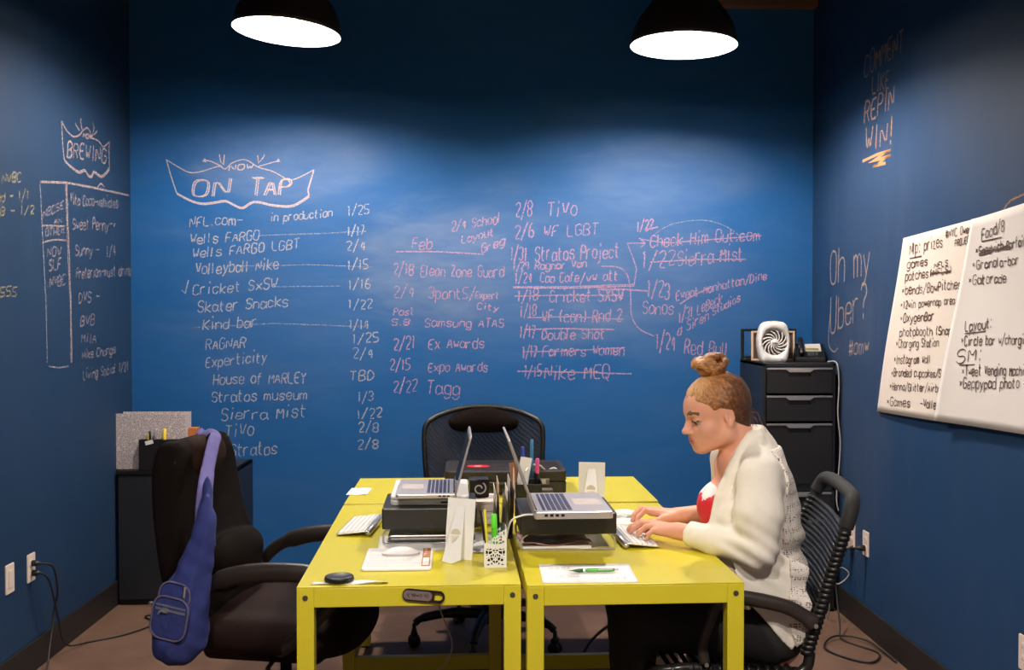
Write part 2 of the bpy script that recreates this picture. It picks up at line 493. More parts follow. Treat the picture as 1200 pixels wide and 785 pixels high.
CH_W = chalk_mat('pale_chalk', (.60, .57, .60), .50)
CH_WF = chalk_mat('pale_chalk_faint', (.55, .52, .56), .36)
CH_P = chalk_mat('pink_chalk', (.60, .36, .52), .54)
CH_O = chalk_mat('orange_chalk', (.70, .36, .16), .75)
CH_OF = chalk_mat('orange_chalk_faint', (.62, .36, .21), .5)
mapB = lambda px, py: aty(px, py, YB)
mapL = lambda px, py: atx(px, py, XL)
mapR = lambda px, py: atx(px, py, XR)
def chalk(name, strokes, mapf, nrm, wid, m, parent, label=None):
    return obj(name, ribbons(strokes, mapf, nrm, wid), m, parent, world=True, label=label)
NB, NL, NR = (0, -1, 0), (1, 0, 0), (-1, 0, 0)

# --- back wall, list under the banner
S = []
for a in [('NFL.com-', 222, 266, 284, 263, 12), ('in production', 317, 260, 389, 254, 9), ('Wells FARGO', 223, 286, 303, 281, 11), ('Wells FARGO LGBT', 226, 303, 350, 291, 11),
          ('Volleyball Nike', 229, 322, 326, 315, 12), ('Cricket SxSW', 226, 346, 324, 338, 12), ('Skater Snacks', 232, 366, 337, 359, 12), ('Kind bar', 238, 386, 301, 383, 12),
          ('RAGNAR', 241, 410, 287, 408, 12), ('Experticity', 241, 430, 312, 424, 12), ('House of MARLEY', 250, 451, 358, 448, 12), ('Stratos museum', 248, 471, 359, 468, 12),
          ('Sierra Mist', 259, 492, 358, 489, 13), ('TiVo', 264, 512, 297, 510, 14), ('Stratos', 270, 535, 324, 532, 14)]:
    S += write(*a[:5], h=a[5])
S += line((213, 340), (217, 344), (221, 328))
for tx, x0, y, x1 in [('1/25', 407, 252, 432), ('1/17', 407, 276, 427), ('2/4', 406, 294, 428), ('1/15', 407, 316, 431), ('1/16', 408, 339, 434), ('1/22', 408, 362, 436), ('1/14', 409, 386, 432),
                      ('1/25', 413, 402, 443), ('2/4', 413, 420, 437), ('TBD', 410, 446, 438), ('1/3', 419, 471, 437), ('1/22', 418, 490, 447), ('2/8', 420, 507, 443), ('2/8', 419, 526, 443)]:
    S += write(tx, x0, y, x1, y - 1, h=11, slant=.05)
chalk('chalk_list', S, mapB, NB, .0056, CH_W, wall_back, 'pale chalk list of names with dates')
S = line((303, 276), (360, 274), (430, 271)) + line((283, 312), (360, 310), (436, 313)) + line((226, 384), (320, 379), (432, 383)) + line((324, 336), (400, 335))
chalk('chalk_rule', S, mapB, NB, .004, CH_WF, wall_back)
S = line((195, 187), (200, 205), (207, 226)) + line((207, 226), (222, 234), (236, 238), (250, 237), (264, 235), (273, 239), (284, 243), (298, 236), (320, 240), (340, 241), (352, 236), (362, 229), curve=True)
S += [[p + Vector((.6, 1.5)) for p in st] for st in S[1:]]
S += line((362, 229), (361, 222), (364, 212), (368, 199))
S += line((368, 199), (348, 209), (337, 210), (320, 201), (303, 196), (292, 189), (284, 187), (272, 191), (264, 198), (256, 195), (236, 201), (222, 202), (208, 195), (195, 187), curve=True)
S += line((239, 188), (247, 189), (260, 195), curve=True) + line((257, 181), (259, 190), (262, 193), (263, 181)) + line((327, 188), (317, 191), (303, 195), curve=True) + line((302, 182), (303, 191), (309, 184), (310, 181))
S += line((240, 186), (238, 189), (241, 190), (240, 186)) + line((326, 186), (328, 189), (325, 190), (326, 186))
S += write('NOW', 268, 200, 296, 198, h=6, jit=.2)
for dx, dy in ((0, 0), (2.2, .6)):
    S += write('ON', 224 + dx, 230 + dy, 266 + dx, 229 + dy, h=20, jit=.15) + write('TAP', 293 + dx, 229 + dy, 338 + dx, 228 + dy, h=19, jit=.15)
chalk('chalk_banner', S, mapB, NB, .0062, chalk_mat('rosy_chalk', (.66, .53, .52), .62), wall_back, 'chalk drawn banner heading the list')

# --- back wall, middle lists and arrows
S = []
for a in [('Feb', 483, 292, 506, 291, 12), ('2/4 School', 529, 271, 586, 261, 11), ('Layout', 541, 286, 578, 276, 9), ('Greg', 564, 297, 591, 287, 10), ('2/18', 461, 322, 484, 322, 13), ('Eleon Zone Guard', 493, 324, 590, 325, 13),
          ('2/4', 461, 348, 485, 348, 14), ('3pont5/', 502, 350, 556, 350, 13), ('Expert', 557, 350, 584, 350, 8), ('City', 559, 362, 584, 364, 7), ('Post', 461, 370, 485, 368, 8), ('S.B.', 459, 381, 485, 380, 7),
          ('Samsung ATAS', 498, 383, 590, 383, 10), ('2/21', 461, 410, 486, 408, 14), ('Ex Awards', 502, 409, 567, 408, 12), ('2/15', 457, 434, 480, 433, 13), ('Expo Awards', 502, 436, 571, 435, 11),
          ('2/22', 461, 460, 488, 459, 14), ('Tagg', 500, 462, 538, 462, 15)]:
    S += write(*a[:5], h=a[5])
S += line((464, 295), (515, 295), (567, 298))
chalk('chalk_notes', S, mapB, NB, .0056, CH_P, wall_back, 'pink chalk month list')
S = []
for a in [('2/8', 604, 255, 623, 254, 17), ('TiVo', 641, 253, 676, 252, 15), ('2/6', 603, 279, 625, 278, 15), ('WF LGBT', 637, 277, 700, 275, 13), ('1/31', 598, 305, 617, 305, 15), ('Stratos Project', 627, 306, 725, 302, 16),
          ('1/29', 601, 317, 619, 316, 9), ('Ragnar Van', 627, 316, 687, 313, 9), ('1/24', 603, 332, 623, 331, 12), ('Cao Cafe', 633, 331, 678, 330, 11), ('/vw att', 680, 331, 724, 328, 11),
          ('1/18', 606, 353, 630, 352, 13), ('Cricket SXSW', 644, 354, 730, 352, 14), ('1/18', 609, 371, 628, 370, 14), ('WF (con) Rnd 2', 635, 378, 728, 377, 14), ('1/17', 609, 396, 627, 396, 14), ('Double Shot', 635, 398, 708, 397, 12),
          ('1/17', 612, 419, 629, 418, 14), ('Farmers Women', 636, 418, 731, 416, 12), ('1/15', 614, 442, 634, 441, 13), ('Nike MEQ', 638, 445, 713, 444, 16)]:
    S += write(*a[:5], h=a[5])
S += line((601, 336), (670, 336), (743, 333)) + line((601, 337), (670, 337.5), (743, 335)) + line((603, 347), (660, 346), (728, 346)) + line((618, 372), (670, 371), (730, 374)) + line((614, 386), (660, 385), (720, 386)) + line((612, 412), (670, 411), (733, 407)) + line((606, 435), (670, 436), (740, 438))
chalk('chalk_notes', S, mapB, NB, .0060, CH_P, wall_back, 'pink chalk dated list, half of it struck through')
S = []
for a in [('1/22', 746, 271, 765, 269, 12), ('Check Him Out.com', 762, 290, 890, 281, 14), ('1/22', 752, 314, 790, 311, 19), ('Sierra Mist', 794, 312, 870, 305, 17), ('1/23', 758, 348, 784, 350, 19), ('Sonos', 753, 368, 789, 368, 15),
          ('Event Manhattan/Dine', 792, 352, 898, 327, 10), ('1/31 LeBeck', 795, 378, 846, 356, 13), ('Studios', 835, 370, 867, 352, 9), ('@ Siren', 794, 394, 830, 374, 11), ('1/24', 768, 408, 791, 412, 20), ('Red Bull', 802, 415, 853, 418, 16)]:
    S += write(*a[:5], h=a[5])
S += line((756, 269), (771, 266)) + line((749, 280), (781, 285), (830, 281), (892, 276)) + line((762, 307), (820, 304), (874, 304)) + line((797, 356), (815, 345), (835, 336), curve=True)
S += line((743, 334), (746, 315), (741, 300), (735, 285), (755, 285)) + line((749, 279), (756, 285), (751, 290))
S += line((700, 339), (730, 339), (759, 341)) + line((705, 312), (724, 313), (735, 322), (739, 344), (740, 369), (749, 385), (767, 394), curve=True)
S += line((727, 352), (731, 338))
chalk('chalk_notes', S, mapB, NB, .0058, CH_P, wall_back, 'pink chalk notes joined by arrows')
S = line((768, 274), (780, 266), (794, 261), (826, 258), (854, 267), (872, 282), curve=True)
chalk('chalk_rule', S, mapB, NB, .004, CH_WF, wall_back)

# --- left wall
S = line((72, 142), (73, 165), (75, 187)) + line((75, 187), (83, 195), (92, 201), (99, 199), (103, 205), (107, 206), (110, 201), (119, 206), (128, 197), curve=True) + line((128, 197), (127.5, 176), (128, 166))
S += line((128, 166), (121, 172), (115, 165), (107, 161), (105, 153), (101, 150), (96, 154), (93, 158), (86, 160), (78, 153), (72, 142), curve=True)
S += line((96, 152), (94, 142), (95, 139)) + line((93, 153), (89, 147), (88, 144)) + line((108, 160), (110, 149), (108, 143)) + line((110, 158), (114, 153))
S += [[p + Vector((.4, 1.4)) for p in st] for st in S[1:2]]
S += write('BREWING', 78.5, 184, 124, 191, h=18, jit=.2) + write('NOW', 97, 161, 107, 163, h=5, jit=.2)
S += line((47, 213), (78, 214), (110, 220), (151, 229)) + line((76.5, 215), (79, 290), (82, 350), (83, 425)) + line((78, 215), (80.5, 290), (83, 350), (84, 425))
S += line((49, 264), (76, 265)) + line((50, 284), (63, 281), (77, 281.5), curve=True) + line((114, 219), (118, 215), (122, 219), curve=True)
chalk('chalk_banner', S, mapL, NL, .0085, chalk_mat('rosy_chalk_left', (.55, .42, .40), .42), wall_left, 'chalk banner above a ruled table')
S = line((46.5, 215), (50, 283), (53.5, 350), (55, 425)) + line((154, 229), (155, 330), (157, 470)) + line((57, 429), (68, 431), (80, 429))
chalk('chalk_rule', S, mapL, NL, .006, CH_WF, wall_left)
S = []
for a in [('NBCSE', 50, 256, 74, 244, 9), ('AN', 63, 262, 72, 261, 6), ('OTHER', 53, 277, 75, 273, 9), ('NOV', 55, 300, 71, 300, 11), ('SLF', 57, 318, 71, 315, 12), ('NVBC', 58, 336, 76, 334, 12),
          ('Vita Coco-vehicles', 82, 239, 138, 244, 12), ('Sweet Penny-*', 85, 269, 135, 270, 13), ('Sunny -  1/4', 88, 299, 135, 300, 13), ('Preterion-must drink', 89, 326, 154, 323, 12), ('DVS -', 92, 355, 116, 353, 12),
          ('BVB', 94, 382, 110, 381, 12), ('MIIA', 95, 402, 112, 402, 11), ('Nike Change', 96, 421, 135, 414, 10), ('Living Social 1/21', 97, 445, 150, 434, 11)]:
    S += write(*a[:5], h=a[5])
chalk('chalk_list', S, mapL, NL, .0068, chalk_mat('grey_chalk', (.48, .40, .42), .38), wall_left, 'grey chalk list inside the ruled table')
S = write('NVBC', 2, 214, 24, 214, h=11) + write('nd - 1/1', -4, 236, 33, 234, h=11) + write('PB - 1/2', -6, 252, 39, 251, h=10) + write('1555', -6, 348, 19, 347, h=11)
chalk('chalk_notes', S, mapL, NL, .0068, chalk_mat('yellow_chalk', (.50, .42, .24), .42), wall_left, 'yellowish chalk notes')

# --- right wall
S = write('COMMENT', 1013, 91, 1058, 60, h=26, jit=.2) + write('LIKE', 1022, 110, 1042, 102, h=20, jit=.2) + write('REPIN', 1013, 144, 1047, 126, h=24, jit=.2) + write('WIN!', 1014, 179, 1046, 168, h=27, jit=.2)
chalk('chalk_notes', S, mapR, NR, .0095, CH_OF, wall_right, 'block capital chalk words under each other')
S = line((1011, 189), (1028, 181), (1044, 176), (1018, 191), (1044, 182), (1023, 195), (1038, 191))
chalk('chalk_flourish', S, mapR, NR, .011, CH_O, wall_right, 'bright orange chalk zigzag')
S = write('Oh my', 973, 335, 1019, 320, h=40, jit=.3, slant=.08) + write('Uber?', 973, 390, 1015, 374, h=40, jit=.3, slant=.08) + write('#omw', 995, 417, 1018, 413, h=19) + line((974, 360), (971, 400), (977, 412), (982, 408), curve=True)
chalk('chalk_notes', S, mapR, NR, .0085, chalk_mat('tan_chalk', (.60, .44, .35), .5), wall_right, 'tan cursive chalk scribble')
S = line((1175, 249), (1180, 240), (1188, 233), (1202, 227), curve=True)
chalk('chalk_flourish', S, mapR, NR, .009, CH_OF, wall_right)
# ---------------------------------------------------------------- yellow tables
def table(w, d, loc, rz, label, bolts=True):
    t = thing('table', label, 'table', loc, rz, 'yellow metal tables')
    lw, ah, tz = .046, .052, .736
    obj('tabletop', MB().bx(0, w, 0, d, tz, tz + .004), M_YELLOW, t, bevel=.0015)
    for (x, y) in ((0, 0), (w - lw, 0), (0, d - lw), (w - lw, d - lw)):
        lg = obj('leg', MB().bx(x, x + lw, y, y + lw, 0.006, tz), M_YELLOW, t, bevel=.002)
        b = MB(); b.lathe([(.0, -.003), (.005, -.003), (.0075, -.001), (.0075, .001)], 14, c=(x + lw / 2, y - .0005 if y == 0 else y + lw + .0005, tz - .026), R=Matrix.Rotation(-PI / 2 if y else PI / 2, 3, 'X'))
        b.lathe([(.0, -.0032), (.003, -.0032), (.003, -.0028)], 6, c=(x + lw / 2, y - .0005 if y == 0 else y + lw + .0005, tz - .026), R=Matrix.Rotation(-PI / 2 if y else PI / 2, 3, 'X'))
        obj('bolt', b, M_STEEL, lg, label='dark bolt head')
        obj('foot', MB().bx(x + .006, x + lw - .006, y + .006, y + lw - .006, 0, .006), M_BPLASTIC, lg)
    obj('apron', MB().bx(lw, w - lw, 0, .02, tz - ah, tz), M_YELLOW, t, bevel=.002)
    obj('apron', MB().bx(lw, w - lw, d - .02, d, tz - ah, tz), M_YELLOW, t, bevel=.002)
    obj('apron', MB().bx(0, .02, lw, d - lw, tz - ah, tz), M_YELLOW, t, bevel=.002)
    obj('apron', MB().bx(w - .02, w, lw, d - lw, tz - ah, tz), M_YELLOW, t, bevel=.002)
    if w < d: obj('crossbar', MB().bx(lw, w - lw, d - .04, d - .01, .115, .168), M_YELLOW, t, bevel=.002)
    else:
        for x in (.01, w - .04): obj('crossbar', MB().bx(x, x + .03, lw, d - lw, .115, .168), M_YELLOW, t, bevel=.002)
    return t
TR = math.radians(1.8)
TZ = .74
table(.600, 1.158, (-.502, 2.706, 0), TR, 'left yellow metal table with the open laptop on a stacked laptop')
table(.592, 1.158, (.113, 2.707, 0), TR, 'right yellow metal table at which the woman types')
table(1.215, .60, (-.540, 3.895, 0), math.radians(1.0), 'yellow metal table at the back, standing crosswise under the black case')
# ---------------------------------------------------------------- drawer cabinets and what stands on them
M_CAB = mat('charcoal_black_steel', (.011, .0105, .012), .45, bump=.05)
M_CABS = mat('charcoal_side_panel', (.008, .010, .015), .5)
def pedestal(x0, x1, yf, yb, z0, label, h=.605, rows=((.125, 0), (.125, 0), (.30, 0)), group='drawer pedestals'):
    w = x1 - x0
    t = thing('drawer_cabinet', label, 'cabinet', ((x0 + x1) / 2, yf, z0), 0, group)
    fr = .016
    b = MB()
    b.bx(-w / 2, -w / 2 + fr, 0.004, yb - yf, 0, h); b.bx(w / 2 - fr, w / 2, 0.004, yb - yf, 0, h)
    b.bx(-w / 2, w / 2, 0.004, yb - yf, h - fr, h); b.bx(-w / 2, w / 2, 0.004, yb - yf, 0, fr); b.bx(-w / 2, w / 2, yb - yf - .01, yb - yf, 0, h)
    obj('cabinet_body', b, M_CABS, t, bevel=.002)
    z = h - fr - .004
    for (dh, _) in rows:
        iw = w - 2 * fr - .006
        d = MB()
        # front panel with a recessed grip cut below its top lip
        gw, gd = iw * .34, .034
        zt = z - .010
        d.bx(-iw / 2, -gw / 2, -.002, .016, z - dh, zt); d.bx(gw / 2, iw / 2, -.002, .016, z - dh, zt)
        d.bx(-gw / 2, gw / 2, -.002, .016, z - dh, zt - gd); d.bx(-gw / 2, gw / 2, .013, .016, zt - gd, zt)
        d.bx(-iw / 2 + .004, iw / 2 - .004, .02, yb - yf - .03, z - dh + .004, z - .03)
        dr = obj('drawer', d, M_CAB, t)
        hb = MB(); hb.bx(-iw / 2, iw / 2, -.006, .014, zt, zt + .009)
        hb.prism([(-gw / 2 - .014, 0), (gw / 2 + .014, 0), (gw / 2 - .004, -.013), (-gw / 2 + .004, -.013)], -.004, .004, Matrix.Translation((0, -.004, zt)) @ Matrix.Rotation(PI / 2, 4, 'X'))
        obj('pull_strip', hb, M_SILVER, dr, bevel=.001, label='silver pull strip')
        z -= dh + .012
    return t
CX0, CX1, CYF = 1.362, 1.722, 4.93
pedestal(CX0, CX1, CYF, 5.38, .0, 'lower black drawer cabinet in the right corner, stacked under another one', h=.612)
pedestal(CX0, CX1, CYF, 5.38, .612, 'upper black drawer cabinet in the right corner carrying the white fan', h=.612)
pedestal(-1.545, -1.225, 5.05, 5.38, 0, 'low black drawer cabinet behind the brown high-backed chair', h=.70, rows=((.14, 0), (.14, 0), (.34, 0)))
t = thing('storage_cabinet', 'plain black cabinet in the left corner under the white magazine box', 'cabinet', (-1.70, 5.13, 0))
obj('cabinet_body', MB().bx(-.143, .143, .012, .25, 0, .66), M_BLACK, t, bevel=.003)
obj('door', MB().bx(-.140, .140, 0, .012, .03, .655), M_CABS, t, bevel=.002)
obj('top_board', MB().bx(-.146, .146, -.006, .25, .66, .68), M_BLACK, t, bevel=.002)

# white fan
def fan():
    p = aty(907, 427, 5.06); zt = 1.224
    t = thing('desk_fan', 'white box fan with round grille standing on the tall black drawers', 'fan', (p.x, 5.08, zt), math.radians(-4))
    H = .205
    out = []
    for (w, z) in ((.058, 0), (.068, .03), (.076, .08), (.077, .12), (.068, .165), (.058, .190), (.040, .203), (0, .206)):
        out.append((w, z))
    poly = [(w, z) for w, z in out] + [(-w, z) for w, z in reversed(out[:-1])]
    M = Matrix.Translation((0, 0, 0)) @ Matrix.Rotation(PI / 2, 4, 'X')
    body = MB(); cz, R = .098, .062
    # shell: ring of wall around the round opening, front at y=-.045, back at y=.045
    n = 64
    def rim(a):
        d = Vector((math.cos(a), math.sin(a)))
        lo, hi = .0, .2
        for _ in range(30):
            m_ = (lo + hi) / 2; q = Vector((0, cz)) + d * m_
            ins = 0 <= q.y <= .206 and abs(q.x) <= np.interp(q.y, [o[1] for o in out], [o[0] for o in out])
            lo, hi = (m_, hi) if ins else (lo, m_)
        return Vector((0, cz)) + d * lo
    vs, fs = [], []
    for k in range(n):
        a = 2 * PI * k / n; q = rim(a); c = Vector((0, cz)) + Vector((math.cos(a), math.sin(a))) * R
        qi = q + (c - q).normalized() * .006
        vs += [(c.x, -.036, c.y), (c.x, -.044, c.y), (qi.x, -.045, qi.y), (q.x, -.037, q.y), (q.x, .040, q.y), (qi.x, .046, qi.y), (c.x, .044, c.y), (c.x, -.02, c.y)]
    for k in range(n):
        j = (k + 1) % n
        for i in range(8):
            ii = (i + 1) % 8
            fs.append((k * 8 + i, j * 8 + i, j * 8 + ii, k * 8 + ii))
    body.add(vs, fs)
    obj('fan_housing', body, M_WHITE, t, smooth=True)
    g = MB()
    for k in range(13):
        a0 = 2 * PI * k / 13
        pts = []
        for i in range(9):
            u = i / 8; r = .018 + (.064 - .018) * u; a = a0 + 1.0 * u
            pts.append((r * math.cos(a), -.040, cz + r * math.sin(a)))
        g.tube(pts, .0042, 6, flat=.7)
    obj('grille', g, M_WHITE, t, smooth=True)
    hub = MB(); hub.lathe([(.021, .0), (.021, .006), (.017, .009), (0, .010)], 28, c=(0, -.036, cz), R=Matrix.Rotation(PI / 2, 3, 'X'))
    hb = obj('grille_hub', hub, M_WHITE, t, smooth=True)
    obj('brand_plate', MB().bx(-.012, .012, -.0475, -.045, cz - .0022, cz + .0022), mat('grey_print', (.30, .28, .28), .6), hb)
    bl = MB()
    for k in range(5):
        a = 2 * PI * k / 5
        bl.add([Vector((0, -.012, cz)) + Vector((math.cos(a + s) * r, y, math.sin(a + s) * r)) for (s, r, y) in ((0, .012, 0), (-.25, .056, -.006), (.75, .056, .012), (.5, .012, .006))], [(0, 1, 2, 3)])
    bl.lathe([(.014, 0), (.014, .02), (0, .022)], 20, c=(0, 0, cz), R=Matrix.Rotation(PI / 2, 3, 'X'))
    obj('blades', bl, mat('grey_brown_blades', (.36, .25, .21), .5), t)
    bp = MB(); bp.lathe([(.060, 0), (.060, .002), (0, .002)], 40, c=(0, .02, cz), R=Matrix.Rotation(PI / 2, 3, 'X'))
    obj('back_plate', bp, mat('taupe_plastic', (.40, .28, .24), .6), t)
    ha = MB(); ha.bx(-.020, .020, -.012, .012, .2035, .209)
    obj('handle_recess', ha, mat('brown_grip', (.14, .08, .06), .6), t, bevel=.002)
    kb = MB(); kb.bx(.030, .040, -.049, -.044, .012, .018)
    obj('switch', kb, mat('blue_grey_switch', (.25, .28, .4), .5), t)
fan()
# frames behind the fan
def picture_frame(px0, py0, px1, py1, Y, fw_, m, inner, label, lean=0.0, name='picture_frame'):
    a = aty(px0, py1, Y); b = aty(px1, py0, Y)
    w, h = b.x - a.x, b.z - a.z
    t = thing(name, label, 'picture frame', ((a.x + b.x) / 2, Y, a.z), 0)
    t.rotation_euler = (lean, 0, 0)
    f = MB(); f.bx(-w / 2, -w / 2 + fw_, 0, .014, 0, h); f.bx(w / 2 - fw_, w / 2, 0, .014, 0, h); f.bx(-w / 2 + fw_, w / 2 - fw_, 0, .014, 0, fw_); f.bx(-w / 2 + fw_, w / 2 - fw_, 0, .014, h - fw_, h)
    obj('frame_border', f, m, t, bevel=.002)
    if inner is not None:
        obj('picture', MB().bx(-w / 2 + fw_ * .8, w / 2 - fw_ * .8, .006, .010, fw_ * .8, h - fw_ * .8), inner, t)
    return t
M_TAN = mat('pale_wood', (.60, .44, .30), .6, var=.2, scale=20)
def zfix(t, z): t.location.z = z; return t
zfix(picture_frame(881, 381, 932, 416, 5.17, .010, M_TAN, mat('dark_photo', (.10, .055, .045), .3, var=.5, scale=40), 'pale wooden picture frame standing behind the white fan', lean=-.03), 1.226)
t = thing('open_stand', 'black open frame standing on the tall drawers left of the fan', 'stand', (aty(903, 420, 5.25).x, 5.28, 1.224))
f = MB(); f.bx(-.145, -.131, 0, .02, 0, .165); f.bx(.131, .145, 0, .02, 0, .165); f.bx(-.131, .131, 0, .02, .151, .165); f.bx(-.131, .131, 0, .02, 0, .022)
obj('frame_border', f, M_BPLASTIC, t, bevel=.003)
obj('foot', MB().bx(-.145, -.02, -.05, .02, 0, .012), M_BPLASTIC, t, bevel=.002)
# desk phone
t = thing('desk_phone', 'black desk phone with pale display right of the white fan', 'phone', (aty(951, 424, 5.04).x, 5.06, 1.224), math.radians(-14))
wed = MB(); wed.prism([(0, 0), (.17, 0), (.17, .085), (.155, .088), (0, .022)], -.075, .075, Matrix(((0, 0, 1, 0), (1, 0, 0, 0), (0, 1, 0, 0), (0, 0, 0, 1))))
obj('phone_body', wed, M_BPLASTIC, t, bevel=.004)
tilt = math.atan2(.066, .155)
Mf = Matrix.Translation((.015, .095, .0630)) @ Matrix.Rotation(tilt, 4, 'X')
sc_ = MB(Mf); sc_.box((0, .012, .002), (.085, .085, .004))
s_ = obj('display_panel', sc_, mat('pale_panel', (.62, .55, .50), .4), t, label='pale display panel')
lc = MB(Mf); lc.box((0, -.012, .0045), (.062, .022, .002)); obj('screen', lc, mat('olive_lcd', (.20, .22, .04), .3), s_)
hs = MB(Mf); hs.tube(smooth_pts([(-.056, -.09, .012), (-.056, -.06, .026), (-.056, 0, .028), (-.056, .055, .024), (-.056, .075, .010)], 5), [.014] * 21, 10, flat=1.2)
obj('handset', hs, M_BPLASTIC, t, smooth=True)
kp = MB(Mf)
for i in range(3):
    for j in range(3): kp.box((-.018 + i * .018, -.078 + j * .015, .002), (.013, .009, .005))
obj('keypad', kp, mat('grey_keys', (.07, .07, .07), .5), t)
# cable hanging along the cabinet
p = [(1.70, 4.99, 1.2285), (1.726, 4.96, 1.232), (1.733, 4.935, 1.205), (1.738, 4.93, 1.12), (1.731, 4.925, .98), (1.742, 4.92, .84), (1.736, 4.92, .70), (1.728, 4.92, .62), (1.726, 4.92, .55), (1.736, 4.92, .50)]
cb = MB(); cb.tube(smooth_pts(p, 6), .0035, 6)
tag(obj('cable', cb, mat('grey_white_cable', (.36, .33, .32), .5), None, smooth=True, origin=p[0]), 'pale cable hanging down along the right edge of the tall drawers', 'cable')

# ---- left corner: magazine box, organiser, pens
def lattice_mat(name, light, dark, scale, lo=.35, hi=.5):
    m = mat(name, light, .6, var=.02); nt = m.node_tree; N = nt.nodes; L = nt.links
    b = N['Principled BSDF']
    tc = N.new('ShaderNodeTexCoord'); v = N.new('ShaderNodeTexVoronoi'); v.feature = 'DISTANCE_TO_EDGE'; v.inputs['Scale'].default_value = scale
    L.new(tc.outputs['Object'], v.inputs['Vector'])
    r = N.new('ShaderNodeMapRange'); r.inputs[1].default_value = lo; r.inputs[2].default_value = hi; L.new(v.outputs['Distance'], r.inputs[0])
    mx = N.new('ShaderNodeMix'); mx.data_type = 'RGBA'; mx.inputs[6].default_value = (*light, 1); mx.inputs[7].default_value = (*dark, 1)
    L.new(r.outputs[0], mx.inputs[0]); L.new(mx.outputs[2], b.inputs['Base Color'])
    return m
a = aty(138, 551, 5.22); w = aty(216, 551, 5.16).x - a.x
t = thing('magazine_box', 'white patterned magazine box standing open on the black corner cabinet', 'file box', (a.x + .004, 5.165, .68))
mb_ = MB(); h = .283; d = .11
mb_.bx(0, w, 0, .004, 0, h); mb_.bx(0, w, d - .004, d, 0, h); mb_.bx(0, .004, .004, d - .004, 0, h); mb_.bx(w - .004, w, .004, d - .004, 0, h); mb_.bx(0, w, 0, d, 0, .004)
obj('box_shell', mb_, lattice_mat('scribbled_white_card', (.66, .60, .60), (.36, .30, .31), 95, .05, .10), t, bevel=.001)
obj('paper', MB().bx(.006, w - .006, .05, .07, .005, h - .03), M_PAPER, t)
ox = aty(163, 551, 5.13).x
t = thing('pen_organizer', 'black mesh pen organizer in front of the white magazine box', 'organizer', (ox, 5.128, .68))
o_ = MB(); W_, D_, H_ = .22, .032, .155
o_.bx(0, W_, 0, .003, 0, H_); o_.bx(0, W_, D_ - .003, D_, 0, H_); o_.bx(0, .003, 0, D_, 0, H_); o_.bx(W_ - .003, W_, 0, D_, 0, H_); o_.bx(0, W_, 0, D_, 0, .003); o_.bx(W_ * .35, W_ * .35 + .003, 0, D_, 0, H_)
obj('organizer_body', o_, M_BPLASTIC, t)
def stick(name, label, cat, base, top, r, m, tipm=None, group=None, cap=None):
    base, top = Vector(base), Vector(top)
    t = thing(name, label, cat, base, 0, group)
    d = top - base; Lh = d.length; R = d.to_track_quat('Z', 'Y').to_matrix()
    b = MB(); b.lathe([(r * .55, 0), (r, .008), (r, Lh * .8), (r, Lh - .002), (r * .8, Lh)], 10, R=R)
    obj('barrel', b, m, t, smooth=True)
    if tipm is not None:
        b = MB(); b.lathe([(r * 1.08, Lh * .72), (r * 1.12, Lh * .74), (r * 1.1, Lh + .001), (r * .8, Lh + .004), (0, Lh + .004)], 10, R=R)
        obj('cap', b, tipm, t, smooth=True)
    return t
M_YPEN = mat('yellow_marker', (.80, .52, .02), .4)
stick('pen', 'black pen, leftmost in the black organizer on the corner cabinet', 'pen', (ox + .055, 5.14, .685), (ox + .05, 5.145, .878), .005, M_BPLASTIC)
stick('pen', 'dark pen leaning right between black pen and yellow markers in the corner organizer', 'pen', (ox + .06, 5.146, .685), (ox + .078, 5.146, .885), .005, M_BLACK, M_SILVER)
stick('marker', 'thick yellow marker standing upright in the corner organizer', 'marker', (ox + .118, 5.143, .685), (ox + .124, 5.143, .885), .008, M_YPEN, mat('yellow_cap', (.85, .60, .05), .4))
stick('pencil', 'thin yellow pencil at the left end of the corner organizer', 'pencil', (ox + .045, 5.146, .685), (ox + .040, 5.146, .862), .004, M_YPEN)
t = obj('note', MB().box((0, 0, 0), (.040, .002, .020), Matrix.Rotation(-.25, 3, 'Y')), M_PAPER, None, origin=(0, 0, 0)); t.location = (ox + .052, 5.1268, .822)
tag(t, 'small white note stuck to the front of the black organizer', 'note')
b_ = MB().bx(-.022, .022, -.03, .03, 0, .185)
t = obj('folder', b_, mat('orange_card', (.42, .14, .04), .6), None, bevel=.002); t.location = (aty(225, 550, 5.2).x, 5.24, .70)
tag(t, 'orange folder edge standing right of the white magazine box', 'folder')
# cardboard roll by the wall
q = aty(296, 692, 5.33)
t = obj('cardboard_roll', MB().lathe([(.030, 0), (.031, .005), (.031, .30), (.026, .30), (.026, .005), (.030, 0)], 20, closed=False), mat('tan_cardboard', (.45, .22, .14), .8, var=.2), None, smooth=True)
t.location = (q.x, 5.33, 0); tag(t, 'tan cardboard roll on the floor against the back wall behind the brown chair', 'roll')

